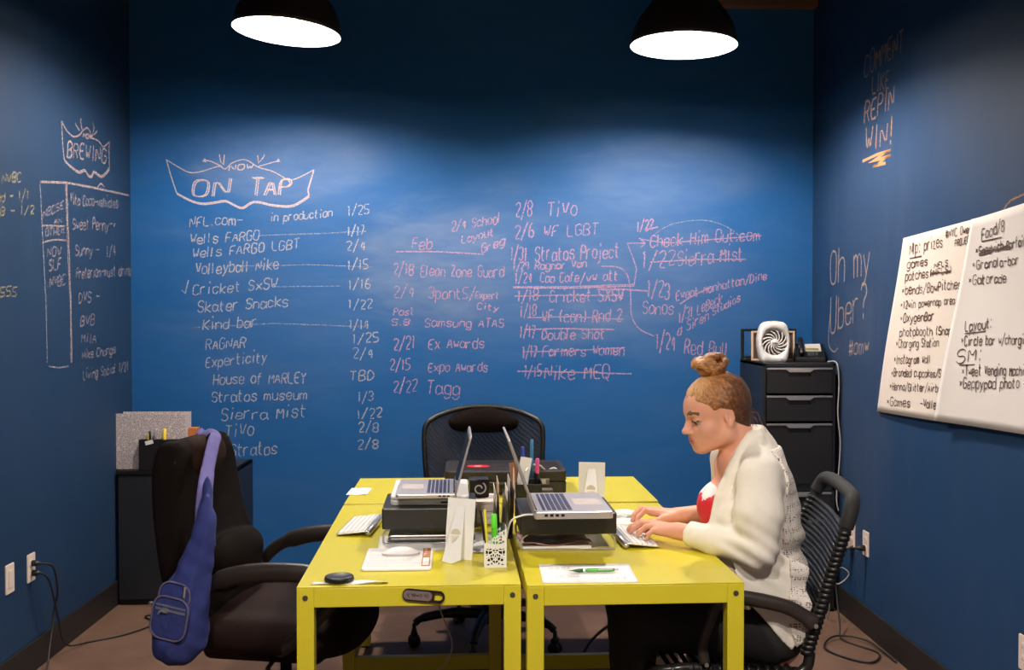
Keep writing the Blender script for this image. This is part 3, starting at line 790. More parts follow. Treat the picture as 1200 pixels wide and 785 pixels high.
# ---- wall plates and cords
M_PLATE = mat('ivory_plate', (.75, .62, .54), .4, var=.02)
def plate(px, py, side, label, kind):
    x = XL if side > 0 else XR
    p = atx(px, py, x)
    t = thing('wall_outlet' if kind else 'light_switch', label, 'outlet' if kind else 'switch', p, 0, 'wall plates')
    R = Matrix.Rotation(PI / 2 * side, 4, 'Z') @ Matrix.Rotation(PI / 2, 4, 'X')
    b = MB(); b.prism(rrect(.070, .115, .006), 0, .006, R); obj('plate', b, M_PLATE, t, bevel=.002)
    m = MB()
    if kind:
        for z in (-.020, .020):
            m.prism([(x_ , z_ + z) for x_, z_ in rrect(.033, .028, .010)], .006, .0085, R)
    else: m.prism(rrect(.033, .066, .002), .006, .0095, R)
    s_ = obj('socket_face' if kind else 'rocker', m, M_PLATE, t)
    if kind:
        h_ = MB()
        for z in (-.020, .020):
            for xx in (-.006, .006): h_.prism([(xx - .001, z - .004), (xx + .001, z - .004), (xx + .001, z + .004), (xx - .001, z + .004)], .0084, .0088, R)
        obj('slot', h_, M_BLACK, s_)
    return p
plate(10.5, 678, 1, 'blank ivory wall plate on the left wall, nearer the picture edge', False)
pl_ = plate(35.5, 665, 1, 'ivory outlet on the left wall with black plugs in it', True)
pa = plate(999.5, 627, -1, 'ivory outlet on the right wall behind the white plug adapter', True)
pb = plate(1015.5, 637, -1, 'ivory outlet on the right wall with a black plug, right of its neighbour', True)
plate(1202, 766, -1, 'ivory outlet low on the right wall cut by the picture edge', True)
def cord(name, pts, r, m, label, cat='cable', k=7):
    b = MB(); b.tube(smooth_pts(pts, k), r, 7)
    o = obj(name, b, m, None, smooth=True, origin=pts[0]); return tag(o, label, cat)
M_CORD = mat('black_cord', (.012, .011, .010), .5)
x0 = XL
for i, (dz, dy) in enumerate(((.018, .0), (-.022, .0))):
    t = thing('power_plug', ('upper', 'lower')[i] + ' black plug in the left wall outlet', 'plug', pl_ + Vector((.0086, 0, dz)))
    b = MB(); b.lathe([(.013, 0), (.013, .018), (.008, .026), (.004, .034)], 14, R=Matrix.Rotation(PI / 2, 3, 'Y')); obj('plug_body', b, M_BPLASTIC, t, smooth=True)
    e = pl_ + Vector((.042, 0, dz))
    if i == 0:
        cord('power_cable', [e, e + Vector((.03, .05, -.03)), e + Vector((.03, .09, -.14)), (XL + .045, e.y + .12, .22), (XL + .05, e.y + .06, .08), (XL + .08, e.y - .06, .006), (XL + .11, e.y - .25, .006), (XL + .12, e.y - .45, .006)], .0045, M_CORD, 'black cord from the left wall outlet running towards the camera on the floor')
    else:
        cord('power_cable', [e, e + Vector((.02, .04, -.05)), (XL + .055, e.y + .14, .17), (XL + .05, e.y + .22, .04), (XL + .10, e.y + .36, .006), (XL + .22, e.y + .46, .006), (XL + .30, e.y + .62, .006), (XL + .22, e.y + .74, .006), (XL + .33, e.y + .80, .006), (XL + .45, 4.98, .006)], .004, M_CORD, 'black cord from the left wall outlet curling across the floor to the corner cabinet')
t = thing('plug_adapter', 'white plug adapter in the left one of the right wall outlets', 'adapter', pa + Vector((-.0088, 0, -.02)))
obj('adapter_body', MB().box((-.03, 0, -.012), (.06, .045, .05), Matrix.Rotation(-.35, 3, 'Y')), mat('white_adapter', (.62, .52, .48), .4), t, bevel=.004)
t = thing('power_plug', 'black plug in the right one of the right wall outlets', 'plug', pb + Vector((-.0088, 0, -.02)))
b = MB(); b.lathe([(.014, 0), (.014, .02), (.009, .03), (.005, .045)], 14, R=Matrix.Rotation(-PI / 2, 3, 'Y')); obj('plug_body', b, M_BPLASTIC, t, smooth=True)
e = pb + Vector((-.054, 0, -.02))
cord('power_cable', [e, e + Vector((-.05, .0, -.01)), e + Vector((-.085, .02, -.10)), (XR - .13, e.y + .03, .20), (XR - .14, e.y - .05, .06), (XR - .15, e.y - .12, .007), (XR - .06, e.y - .30, .007), (XR - .15, e.y - .42, .007), (XR - .27, e.y - .25, .007), (XR - .18, e.y - .10, .016), (XR - .06, e.y - .16, .016), (XR - .03, e.y - .42, .008)], .0045, M_CORD, 'black cord looping on the floor below the right wall outlets')
e = pa + Vector((-.066, 0, -.055))
cord('adapter_cable', [e, e + Vector((-.03, 0, -.03)), e + Vector((-.06, -.01, -.10)), e + Vector((-.02, -.03, -.17)), e + Vector((.03, -.05, -.12)), e + Vector((-.01, -.04, -.09)), e + Vector((-.05, -.02, -.16)), e + Vector((-.055, -.0, -.27)), (XR - .12, e.y - .03, .10), (XR - .11, e.y + .02, .006)], .003, mat('pale_cable', (.42, .34, .32), .5), 'pale thin cable dangling in loops from the white plug adapter')

# ---- flip chart sheets on the right wall
M_SHEET = mat('flipchart_paper', (.80, .70, .62), .85, var=.03, scale=6)
M_SHEET2 = mat('flipchart_paper_front', (.82, .76, .72), .85, var=.03, scale=6)
M_MARK = mat('brown_black_marker', (.075, .028, .020), .7)
def sheet(name, corners, off, m, label, texts, lines_, curlfn):
    TL, TR_, BR, BL = [atx(px, py, XR) for px, py in corners]
    org = BL.copy(); org.x = XR - .012
    t = thing(name, label, 'paper', org, 0, 'flip chart sheets taped to the right wall')
    def srf(u, v):
        p = (BL.lerp(BR, u)).lerp(TL.lerp(TR_, u), v)
        return Vector((XR - off - curlfn(u, v), p.y, p.z))
    g = MB(); g.grid(srf, 36, 24)
    o = obj('sheet', g, m, t, smooth=True, world=True)
    so = o.modifiers.new('thick', 'SOLIDIFY'); so.thickness = .0006; so.offset = 0
    # inverse lookup of (u,v) for marker strokes
    cs = np.array(corners, float)
    def inv(px, py):
        u = v = .5
        q = atx(px, py, XR - off - .012)
        for _ in range(12):
            p = srf(u, v); du = srf(u + .01, v) - p; dv = srf(u, v + .01) - p
            A = np.array([[du.y, dv.y], [du.z, dv.z]]) / .01
            r = np.array([q.y - p.y, q.z - p.z]); s_ = np.linalg.solve(A, r); u += s_[0]; v += s_[1]
        p = srf(u, v); return Vector((p.x - .0012, p.y, p.z))
    for a in texts:
        for wd_ in write(*a[:5], h=a[5], jit=.4, words=True): obj('marker_word', ribbons(wd_, inv, (-1, 0, 0), .0042), M_MARK, t, world=True, label='brown black marker handwriting')
    for l_ in lines_: obj('marker_stroke', ribbons(l_, inv, (-1, 0, 0), .0045), M_MARK, t, world=True)
T1 = [('Nlp: prizes', 1062, 298, 1101, 289, 13), ('#NYC Owens', 1105, 279, 1140, 271, 9), ('PROJECTS', 1116, 289, 1139, 283, 8), ('games', 1059, 315, 1083, 310, 10), ('NFLS', 1091, 314, 1107, 311, 6), ('patches', 1057, 329, 1084, 325, 10), ('(NFLS)', 1086, 324, 1111, 320, 8),
      ('*bends/BowPitches', 1053, 346, 1122, 338, 11), ('*12win powernap area', 1052, 362, 1115, 356, 9), ('*OxygenBar', 1052, 378, 1091, 375, 10), ('photobooth (Snaps)', 1052, 394, 1118, 392, 10), ('*Charging Station', 1048, 408, 1097, 406, 10),
      ('*Instagram Wall', 1046, 426, 1088, 426, 10), ('*Branded cupcakes/Smooth', 1043, 441, 1116, 442, 9), ('*Henna/Glitter/Airbrush', 1041, 457, 1110, 460, 9), ('*Games', 1037, 475, 1066, 477, 10), ('-Volleyball', 1078, 478, 1111, 480, 10)]
sheet('flipchart_sheet', [(1061, 279), (1172, 250), (1140, 499), (1031, 482)], .012, M_SHEET, 'flip chart sheet on the right wall partly covered by the other sheet', T1, [line((1062, 303), (1076, 300)), line((1086, 322), (1111, 317)), line((1087, 320), (1110, 319))],
      lambda u, v: .006 * math.sin(PI * u) * (1 - v) + .004 * math.sin(v * 5 + u * 3))
T2 = [('Food/8', 1147, 281, 1173, 270, 13), ('*Sandwich Parfait', 1140, 300, 1198, 288, 11), ('*Granola-bar', 1136, 316, 1189, 310, 11), ('*Gatorade', 1132, 334, 1174, 331, 11), ('Layout:', 1129, 389, 1158, 384, 12), ('*Circle bar w/charging', 1125, 405, 1202, 403, 11),
      ('SM:', 1121, 426, 1148, 422, 15), ('*Tweet Vending Machine', 1126, 440, 1204, 440, 12), ('*Geppypad photo #', 1123, 455, 1200, 455, 12)]
sheet('flipchart_sheet', [(1150, 257), (1262, 222), (1262, 517), (1109, 493)], .026, M_SHEET2, 'whiter flip chart sheet with curled left edge lying over its neighbour', T2,
      [line((1147, 283), (1170, 278)), line((1129, 391), (1152, 388)), line((1124, 428), (1140, 427)), line((1144, 297), (1180, 289)), line((1144, 294), (1180, 292)), line((1145, 300), (1178, 287))],
      lambda u, v: .022 * math.exp(-u * 9) * (1 - .5 * v) + .004 * math.sin(v * 6 + u * 2))
# ---------------------------------------------------------------- things on the tables
def put(name, label, cat, px, py, z=TZ, rz=0.0, group=None):
    p = atz(px, py, z)
    return thing(name, label, cat, p, rz + TR, group)

# keyboards (local: x = width .28 along rows, y = depth .115, rear raised)
def keyboard(loc, rz, label):
    t = thing('keyboard', label, 'keyboard', loc, rz, 'slim wireless keyboards')
    W_, D_ = .278, .112
    a = math.radians(6.5); Rm = Matrix.Translation((0, 0, .003)) @ Matrix.Rotation(a, 4, 'X')
    b = MB(Rm); b.prism(rrect(W_, D_, .008), 0, .004, Matrix.Translation((0, D_ / 2, 0)))
    obj('key_deck', b, M_SILVER, t, bevel=.001)
    tb = MB(); tb.tube([(-W_ / 2, D_ - .006, .0105), (W_ / 2, D_ - .006, .0105)], .009, 14); obj('battery_tube', tb, M_SILVER, t, smooth=True)
    kmat = mat('white_keys', (.80, .78, .76), .5, var=.02)
    rows = [(14, 0.006), (14, .0), (13, .0), (12, 0), (12, 0), (8, 0)]
    y = .006
    for r in range(6):
        nk = (8, 12, 13, 14, 14, 15)[r]; hgt = .0155 if r < 5 else .008
        kb = MB(Rm); x = -W_ / 2 + .005; wd_ = (W_ - .010)
        ws = [1] * nk
        if r == 0: ws = [1, 1, 1, 1.2, 5, 1.2, 1, 2]
        elif r in (1, 2): ws[0] = ws[-1] = 1.9
        elif r == 3: ws[0] = 1.5
        elif r == 4: ws[-1] = 1.5
        sw = sum(ws)
        for q in ws:
            kw = wd_ * q / sw
            kb.box((x + kw / 2, y + hgt / 2, .0052), (kw - .003, hgt - .003, .0026)); x += kw
        obj('key_row', kb, kmat, t, label='row of white keys')
        y += hgt + .001
    return t
k1 = atz(421, 620, TZ)
keyboard(atz(401.5, 620, TZ + .001) + Vector((.003, .03, 0)), -PI / 2 + TR - .10, 'white slim keyboard at the left edge of the left table')
keyboard(atz(757, 631, TZ + .001) + Vector((.012, 0, 0)), PI / 2 + TR + .04, 'white slim keyboard under the hands of the woman')

# black riser trays on wire stands
def riser(px, py, label, w=.298, d=.26):
    t = put('monitor_riser', label, 'riser', px, py, TZ, 0, 'black laptop risers')
    z0, z1 = .052, .118
    b = MB(); b.prism(rrect(w, d, .006), z0, z1, Matrix.Translation((w / 2, d / 2, 0))); obj('riser_tray', b, mat('black_riser', (.016, .014, .013), .42, bump=.15), t, bevel=.004)
    for y in (.012, d - .012):
        wr = MB(); wr.tube(smooth_pts([(.03, y, z0 + .004), (.012, y, z0 - .008), (.004, y, .03), (.004, y, .004)], 5) + [Vector((w - .004, y, .004))] + smooth_pts([(w - .004, y, .03), (w - .012, y, z0 - .008), (w - .03, y, z0 + .004)], 5), .0035, 8)
        obj('wire_leg', wr, M_SILVER, t, smooth=True, label='bent silver wire leg')
    return t
riser(447.5, 640, 'black riser on the left table carrying two stacked laptops', d=.27)
riser(609.5, 647, 'black riser on the right table under the single open laptop', d=.27)
RZ = TZ + .118
M_KEYS = mat('blue_black_keys', (.018, .022, .075), .5)
M_ALU = mat('pinkish_aluminium', (.66, .60, .58), .35, metal=.7, var=.03)
M_LID = mat('glossy_lid', (.46, .41, .40), .38, metal=.6, var=.03)
def laptop(loc, rz, W_, D_, th, ang, label, m=M_ALU):
    """local: x along hinge (width), y from front edge (0) to hinge (D); lid leans back by ang"""
    t = thing('laptop', label, 'laptop', loc, rz, 'open laptops')
    b = MB(); b.prism(rrect(W_, D_, .010), 0, th, Matrix.Translation((0, D_ / 2, 0))); base = obj('laptop_base', b, m, t, bevel=.0025)
    k = MB(); ky0 = D_ * .50
    kw = W_ * .84; n = 6
    rh = (D_ * .90 - ky0) / n
    for r in range(n):
        nk = 12 if r else 9
        for c in range(nk):
            k.box((-kw / 2 + kw * (c + .5) / nk, ky0 + rh * (r + .5), th + .0006), (kw / nk - .003, rh - (.0035 if r < n - 1 else .007), .0016))
    obj('keys', k, M_KEYS, base, label='dark blue black keys')
    obj('trackpad', MB().bx(-W_ * .15, W_ * .15, D_ * .07, D_ * .43, th, th + .0006), mat('trackpad_grey', (.55, .49, .46), .4), base)
    for i in range(4):
        pt = MB(); pt.bx(-W_ / 2 - .0006, -W_ / 2 + .002, D_ * (.62 + .07 * i), D_ * (.62 + .07 * i) + .010, th * .35, th * .7); obj('port', pt, M_BLACK, base)
    for i in range(3):
        pt = MB(); pt.bx(W_ / 2 - .002, W_ / 2 + .0006, D_ * (.70 + .07 * i), D_ * (.70 + .07 * i) + .009, th * .35, th * .7); obj('port', pt, M_BLACK, base)
    Ml = Matrix.Translation((0, D_ - .006, th + .002)) @ Matrix.Rotation(-ang, 4, 'X')
    l = MB(Ml); l.prism([(x, y) for x, y in rrect(W_, D_ - .004, .010)], -.0035, .0035, Matrix.Translation((0, .0035, (D_ - .004) / 2)) @ Matrix.Rotation(PI / 2, 4, 'X'))
    lid = obj('lid', l, M_LID, t, bevel=.0015)
    s = MB(Ml); s.bx(-W_ / 2 + .012, W_ / 2 - .012, -.0006, -.0001, .014, D_ - .018); obj('screen', s, mat('dark_glass', (.03, .03, .035), .12), lid)
    lg = MB(Ml); lg.lathe([(0, 0), (.012, 0), (.012, .0006), (0, .0006)], 16, c=(0, .0070, D_ * .55), R=Matrix.Rotation(-PI / 2, 3, 'X')); obj('lid_badge', lg, M_WHITE, lid)
    h = MB(); h.tube([(-W_ * .4, D_ - .005, th + .001), (W_ * .4, D_ - .005, th + .001)], .005, 10); obj('hinge', h, M_BLACK, t)
    return t
# right: screen hinge on the left, keys towards the woman (+x): local y -> -x, local x -> y
pR = atz(717, 604, RZ + .01)
laptop((pR.x, pR.y + .165, RZ), PI / 2 + TR, .325, .236, .022, math.radians(20), 'open silver laptop on the right riser, screen back towards the middle of the tables')
# closed white laptop on the left riser and the open small one on it
pW = atz(455, 592, RZ)
t = thing('laptop', 'closed thick white laptop lying on the left riser under the open one', 'laptop', (pW.x + .127, pW.y + .155, RZ), TR + PI / 2, 'closed laptops')
b = MB(); b.prism(rrect(.32, .25, .014), 0, .018); obj('laptop_base', b, M_WHITE, t, bevel=.004)
b = MB(); b.prism(rrect(.32, .25, .014), .0195, .031); obj('lid', b, M_WHITE, t, bevel=.004)
b = MB(); b.bx(-.1615, -.159, -.06, -.035, .007, .012); obj('port', b, M_BLACK, t)
pL = atz(462, 584, RZ + .033)
laptop((pL.x, pL.y + .150, RZ + .0315), -PI / 2 + TR, .295, .190, .013, math.radians(15), 'small open silver laptop on top of the white laptop on the left table')
# closed dark laptop below the riser
pD = atz(449, 637, TZ)
t = thing('laptop', 'closed dark silver laptop lying on the table under the left riser', 'laptop', (pD.x + .15, pD.y + .125 - .01, TZ + .006), TR, 'closed laptops')
b = MB(); b.prism(rrect(.275, .23, .010), 0.001, .011, Matrix.Translation((0, .0, 0))); obj('laptop_base', b, M_STEEL, t, bevel=.002)
b = MB(); b.prism(rrect(.275, .23, .010), .012, .021, Matrix.Translation((0, .0, 0))); obj('lid', b, mat('mirror_grey_lid', (.45, .40, .39), .25, metal=.8), t, bevel=.003)
# papers under it
def paper(px, py, w, d, rz, label, z=TZ + .0004, name='paper', m=None, th=.0006, wave=0.0, cat='paper', group=None):
    p = atz(px, py, z)
    t = MB(); t.grid(lambda u, v: ((u - .5) * w, (v - .5) * d, th + wave * (.5 + .5 * math.sin(u * 9 + v * 2)) * (.3 + u)), 20, 6)
    o = obj(name, t, m or M_PAPER, None, smooth=True)
    so = o.modifiers.new('thick', 'SOLIDIFY'); so.thickness = th; so.offset = -1
    o.location = (p.x, p.y, z); o.rotation_euler = (0, 0, rz + TR)
    return tag(o, label, cat, group)
paper(498, 636, .29, .21, .04, 'white sheets of paper spread under the dark laptop on the left table', th=.002)
paper(566, 635, .10, .28, -.02, 'white sheet of paper behind the white lattice pencil cup', th=.0012, z=TZ + .003)
M_DESKPAD = lattice_mat('white_grid_board', (.80, .77, .76), (.66, .63, .64), 30, .4, .45)
t = put('writing_pad', 'white rounded writing pad with orange tag, under the white mouse', 'pad', 467, 656.5)
b = MB(); b.prism(rrect(.20, .258, .012), 0, .008); obj('pad_body', b, M_WHITE, t, bevel=.003)
gr = MB()
for i in range(7): gr.bx(-.085, .065, -.10 + i * .034, -.0995 + i * .034, .008, .0083)
for i in range(4): gr.bx(-.085 + i * .05, -.0845 + i * .05, -.115, .115, .008, .0083)
obj('grid_lines', gr, mat('pale_grey_print', (.60, .57, .58), .7), t)
tg = MB(); tg.bx(.070, .094, -.105, .115, .008, .0087); tb_ = obj('tag_strip', tg, mat('rust_orange', (.42, .15, .05), .6), t, label='rust orange tag strip')
tw = MB(); tw.bx(.073, .091, -.095, -.01, .0087, .0092); obj('tag_window', tw, M_PAPER, tb_)
wr = ribbons(write('TEXAS', -50, 0, 50, 0, h=14, jit=.1), lambda x, y: Vector((.082 + y * .0005, .06 + x * .0009, .0088)), (0, 0, 1), .0016); obj('tag_lettering', wr, M_PAPER, tb_)
def mouse(px, py, z, rz, label):
    t = put('computer_mouse', label, 'mouse', px, py, z, rz, 'white mice')
    b = MB()
    n, m_ = 24, 8
    def f(u, v):
        a = 2 * PI * u; r = v
        x = .0565 * math.copysign(abs(math.cos(a)) ** .8, math.cos(a)) * r; y = .029 * math.copysign(abs(math.sin(a)) ** .8, math.sin(a)) * r
        return (x, y, .006 + .0155 * (1 - r ** 2.6) * (1 - .25 * (x / .0565) ** 2))
    b.grid(f, n, m_)
    obj('mouse_top', b, M_WHITE, t, smooth=True)
    b = MB(); b.prism([(.0565 * math.copysign(abs(math.cos(2 * PI * k / 28)) ** .8, math.cos(2 * PI * k / 28)) , .029 * math.copysign(abs(math.sin(2 * PI * k / 28)) ** .8, math.sin(2 * PI * k / 28))) for k in range(28)], .0, .006)
    obj('mouse_base', b, M_SILVER, t)
    return t
mouse(470, 649, TZ + .0085, .06, 'white mouse lying on the writing pad on the left table')
# right pad and mouse behind the keyboard
t = put('trackpad', 'white flat trackpad beside the mouse behind the right keyboard', 'trackpad', 735, 612.5)
b = MB(Matrix.Rotation(0, 4, 'X')); b.prism(rrect(.115, .115, .008), .001, .008); obj('pad_plate', b, M_WHITE, t, bevel=.002)
b = MB(); b.tube([(-.055, .05, .008), (.055, .05, .008)], .007, 10); obj('battery_tube', b, M_SILVER, t, smooth=True)
mouse(731, 603.5, TZ, .05, 'white mouse behind the trackpad on the right table')
# card easels
def easel_card(px, py, w, h, lean, rz, label, notch=True):
    t = put('card_easel', label, 'card stand', px, py, TZ, rz, 'white easel backed cards')
    Ml = Matrix.Rotation(-lean, 4, 'X')
    b = MB(Ml @ Matrix.Rotation(PI / 2, 4, 'X')); b.prism([(-w / 2, 0), (w / 2, 0), (w / 2, h), (-w / 2, h)], -.0015, .0015); obj('card_panel', b, M_PAPER, t)
    # back strut hinged near the top, standing off towards the viewer, with a folded half-moon tab
    top = Ml @ Vector((0, -.003, h * .86))
    fw2 = w * .32
    y0 = -.055
    s = MB()
    P = [(-fw2 * .45, top.y, top.z), (fw2 * .45, top.y, top.z), (fw2 * 1.05, y0, .012), (fw2 * .1, y0 - .004, 0.0), (-fw2 * 1.05, y0, .004)]
    N_ = Vector((0, -1, .35)).normalized() * .002
    s.add([Vector(p) for p in P] + [Vector(p) + N_ for p in P], [(4, 3, 2, 1, 0), (5, 6, 7, 8, 9)] + [(i, (i + 1) % 5, 5 + (i + 1) % 5, 5 + i) for i in range(5)])
    st = obj('easel_strut', s, M_PAPER, t)
    c = Vector(((P[2][0] + P[4][0]) / 2, (top.y + y0) / 2 - .001, top.z * .52))
    mo = MB(); mo.add([c + Vector((math.cos(a) * fw2 * .55, .0 - .0035 + math.sin(a) * fw2 * .1, math.sin(a) * fw2 * .55)) for a in [PI * k / 10 for k in range(11)]], [tuple(range(11))])
    mo2 = mo.add([c + Vector((-fw2 * .5, -.004, -.004)), c + Vector((fw2 * .5, -.004, -.004)), c + Vector((-.004, -.022, -.022))], [(0, 2, 1)])
    obj('folded_tab', mo, mat('cream_card_tab', (.62, .56, .44), .8), st)  # tab in a darker cream than the white card
    return t
easel_card(537, 655, .088, .178, math.radians(10), math.radians(-22), 'white easel card standing beside the lattice pencil cup on the left table')
p = easel_card(693, 597, .098, .175, math.radians(9), math.radians(-12), 'white easel card standing behind the right laptop near the back table')
# white lattice pencil cup
def cup():
    t = put('pencil_cup', 'white lattice pencil cup with slanted rim on the left table', 'pencil cup', 580, 661.5, TZ, 0)
    w, d, h1, h2, th = .063, .063, .068, .112, .0018
    m = bpy.data.materials.new('white_cutout_metal'); m.use_nodes = True
    nt = m.node_tree; N = nt.nodes; L = nt.links; bs = N['Principled BSDF']
    bs.inputs['Base Color'].default_value = (.84, .83, .82, 1); bs.inputs['Roughness'].default_value = .4
    tc = N.new('ShaderNodeTexCoord'); sx = N.new('ShaderNodeSeparateXYZ'); L.new(tc.outputs['Object'], sx.inputs[0])
    ab = N.new('ShaderNodeMath'); ab.operation = 'ABSOLUTE'; L.new(sx.outputs[0], ab.inputs[0])
    cb_ = N.new('ShaderNodeCombineXYZ'); L.new(ab.outputs[0], cb_.inputs[0]); L.new(sx.outputs[2], cb_.inputs[2]); L.new(sx.outputs[1], cb_.inputs[1])
    v = N.new('ShaderNodeTexVoronoi'); v.feature = 'DISTANCE_TO_EDGE'; v.inputs['Scale'].default_value = 105; v.inputs['Randomness'].default_value = .8
    L.new(cb_.outputs[0], v.inputs['Vector'])
    g = N.new('ShaderNodeMath'); g.operation = 'GREATER_THAN'; g.inputs[1].default_value = .11; L.new(v.outputs['Distance'], g.inputs[0])
    # solid border
    e1 = N.new('ShaderNodeMath'); e1.operation = 'LESS_THAN'; e1.inputs[1].default_value = w / 2 - .004; L.new(ab.outputs[0], e1.inputs[0])
    e2 = N.new('ShaderNodeMath'); e2.operation = 'GREATER_THAN'; e2.inputs[1].default_value = .006; L.new(sx.outputs[2], e2.inputs[0])
    m1 = N.new('ShaderNodeMath'); m1.operation = 'MULTIPLY'; L.new(e1.outputs[0], m1.inputs[0]); L.new(e2.outputs[0], m1.inputs[1])
    m2 = N.new('ShaderNodeMath'); m2.operation = 'MULTIPLY'; L.new(m1.outputs[0], m2.inputs[0]); L.new(g.outputs[0], m2.inputs[1])
    tr = N.new('ShaderNodeBsdfTransparent'); mx = N.new('ShaderNodeMixShader')
    L.new(m2.outputs[0], mx.inputs[0]); L.new(bs.outputs[0], mx.inputs[1]); L.new(tr.outputs[0], mx.inputs[2]); L.new(mx.outputs[0], N['Material Output'].inputs[0])
    for nm, poly, M in (('front_panel', [(-w / 2, 0), (w / 2, 0), (w / 2, h2), (-w / 2, h1)], Matrix.Translation((0, -d / 2, 0)) @ Matrix.Rotation(PI / 2, 4, 'X')),
                        ('back_panel', [(-w / 2, 0), (w / 2, 0), (w / 2, h2), (-w / 2, h1)], Matrix.Translation((0, d / 2, 0)) @ Matrix.Rotation(PI / 2, 4, 'X'))):
        b = MB(); b.prism(poly, -th / 2, th / 2, M); obj(nm, b, m, t)
    obj('side_panel', MB().bx(-w / 2 - th / 2, -w / 2 + th / 2, -d / 2, d / 2, 0, h1), M_WHITE, t)
    obj('side_panel', MB().bx(w / 2 - th / 2, w / 2 + th / 2, -d / 2, d / 2, 0, h2), M_WHITE, t)
    obj('cup_bottom', MB().bx(-w / 2, w / 2, -d / 2, d / 2, 0.001, .003), M_BLACK, t)
    obj('cutout_backing', MB().bx(-w / 2 + .003, w / 2 - .003, -d / 2 + .008, -d / 2 + .009, .003, h1 - .004), M_BLACK, t, label='black sheet behind the front cutouts')  # black sheet keeps the inside dark behind the cutouts
    return t
cup()
c0 = atz(580, 661.5, TZ)
V = lambda x, y, z: c0 + Vector((x, y, z))
stick('pencil', 'yellow pencil leaning in the white lattice cup', 'pencil', V(-.018, .0, .004), V(-.030, .012, .158), .0042, mat('yellow_pencil', (.82, .68, .05), .4))
stick('pen', 'thin black pen leaning left in the white lattice cup', 'pen', V(-.022, .012, .004), V(-.042, .018, .156), .0035, M_BPLASTIC)
stick('highlighter', 'bright green highlighter in the white lattice cup', 'highlighter', V(.002, .004, .004), V(-.003, .012, .142), .0085, mat('green_marker', (.10, .62, .03), .35), mat('green_cap', (.13, .72, .04), .3))
stick('pen', 'steel grey pen leaning right in the white lattice cup', 'pen', V(.016, .014, .004), V(.028, .02, .165), .0042, M_STEEL, M_BPLASTIC)
# sorter with upright sheets and boxes behind the cup
t = put('letter_sorter', 'black letter sorter with upright white cards behind the lattice cup', 'letter sorter', 588, 622, TZ)
obj('sorter_base', MB().bx(-.03, .03, -.12, .12, 0, .004), M_BPLASTIC, t)
for i, (x, h) in enumerate(((-.026, .10), (.004, .12), (.028, .15))):
    b = MB(Matrix.Translation((x, 0, .004)) @ Matrix.Rotation(.05, 4, 'Y')); b.bx(-.0012, .0012, -.115, .115, 0, h); obj('divider', b, M_BPLASTIC if i != 1 else M_STEEL, t)
for i, (x, h, y0, y1) in enumerate(((-.018, .145, -.10, .08), (-.010, .165, -.06, .11), (.012, .150, -.10, .05), (.018, .172, -.04, .10))):
    o = obj('card', MB(Matrix.Rotation(.03 * (i - 1.5), 4, 'Y')).bx(-.0008, .0008, y0, y1, 0, h), (M_PAPER, M_TAN, M_PAPER, mat('printed_card', (.55, .50, .47), .7, var=.5, scale=60))[i], None)
    q = atz(588, 622, TZ); o.location = (q.x + x, q.y, TZ + .0045); o.rotation_euler = (0, 0, TR)
    tag(o, ('white card, leftmost in the black letter sorter', 'tall tan card in the black letter sorter', 'white card in the right slot of the letter sorter', 'printed grey card, rightmost in the letter sorter')[i], 'card', 'cards in the letter sorter')
t = put('paper_stack', 'stack of white paper behind the lattice cup', 'paper stack', 565, 608, TZ, .05)
for i in range(5):
    obj('sheet_bundle', MB(Matrix.Rotation(.02 * (i % 3 - 1), 4, 'Z')).bx(-.048, .040, -.11, .12, .004 + i * .0085, .004 + i * .0085 + .008), M_PAPER if i % 2 else mat('warm_paper', (.74, .66, .60), .8), t)
def carton(name, label, px, py, z, w, d, h, m, rz=0):
    t = put(name, label, 'box', px, py, z, rz)
    obj('box_body', MB().bx(-w / 2, w / 2, -d / 2, d / 2, 0, h * .7), m, t, bevel=.002); obj('box_lid', MB().bx(-w / 2 - .001, w / 2 + .001, -d / 2 - .001, d / 2 + .001, h * .7 + .0005, h), m, t, bevel=.002)
    return t
carton('gift_box', 'flat white box on the paper stack behind the open small laptop', 567, 594, TZ + .048, .078, .16, .034, mat('pinkish_white_card', (.72, .62, .56), .7))
t = put('cube_box', 'small black cube with a white swirl on the flat white box', 'box', 561, 581, TZ + .082, .05)
obj('cube_body', MB().bx(-.034, .034, -.034, .034, 0, .064), M_BPLASTIC, t, bevel=.004)
sw = [(math.cos(a) * (.010 + .0028 * a) * .8, math.sin(a) * (.010 + .0028 * a) * .75) for a in [i * .35 for i in range(22)]]
wr = ribbons([[Vector((x * 1000, y * 1000)) for x, y in sw]], lambda x, y: Vector((x / 1000, -.0345, .032 + y / 1000)), (0, -1, 0), .0055, lift=.0006, jitw=0); obj('swirl_mark', wr, M_PAPER, t, label='white swirl mark')
# organiser left of the right laptop
t = put('desk_organizer', 'pale wooden desk organizer with a black bin behind the right laptop', 'organizer', 618, 596.5, TZ, 0)
b = MB(); b.prism([(-.075, 0), (.075, 0), (.075, .12), (-.02, .16), (-.075, .055)], -.003, .003, Matrix.Translation((-.052, 0, 0)) @ Matrix.Rotation(PI / 2, 4, 'Z') @ Matrix.Rotation(PI / 2, 4, 'X')); obj('side_panel', b, M_TAN, t)
b = MB(); b.bx(-.048, .048, -.075, -.072, 0, .105); b.bx(-.048, .048, .072, .075, 0, .13); b.bx(-.048, -.045, -.075, .075, 0, .115); b.bx(.045, .048, -.075, .075, 0, .115); b.bx(-.048, .048, -.075, .075, 0, .004); b.bx(-.048, .048, -.01, -.007, 0, .115)
obj('bin', b, M_BPLASTIC, t, bevel=.001)
c1 = atz(618, 596.5, TZ)
V = lambda x, y, z: c1 + Vector((x, y, z))
M_BLUEP = mat('blue_pen', (.03, .05, .42), .35)
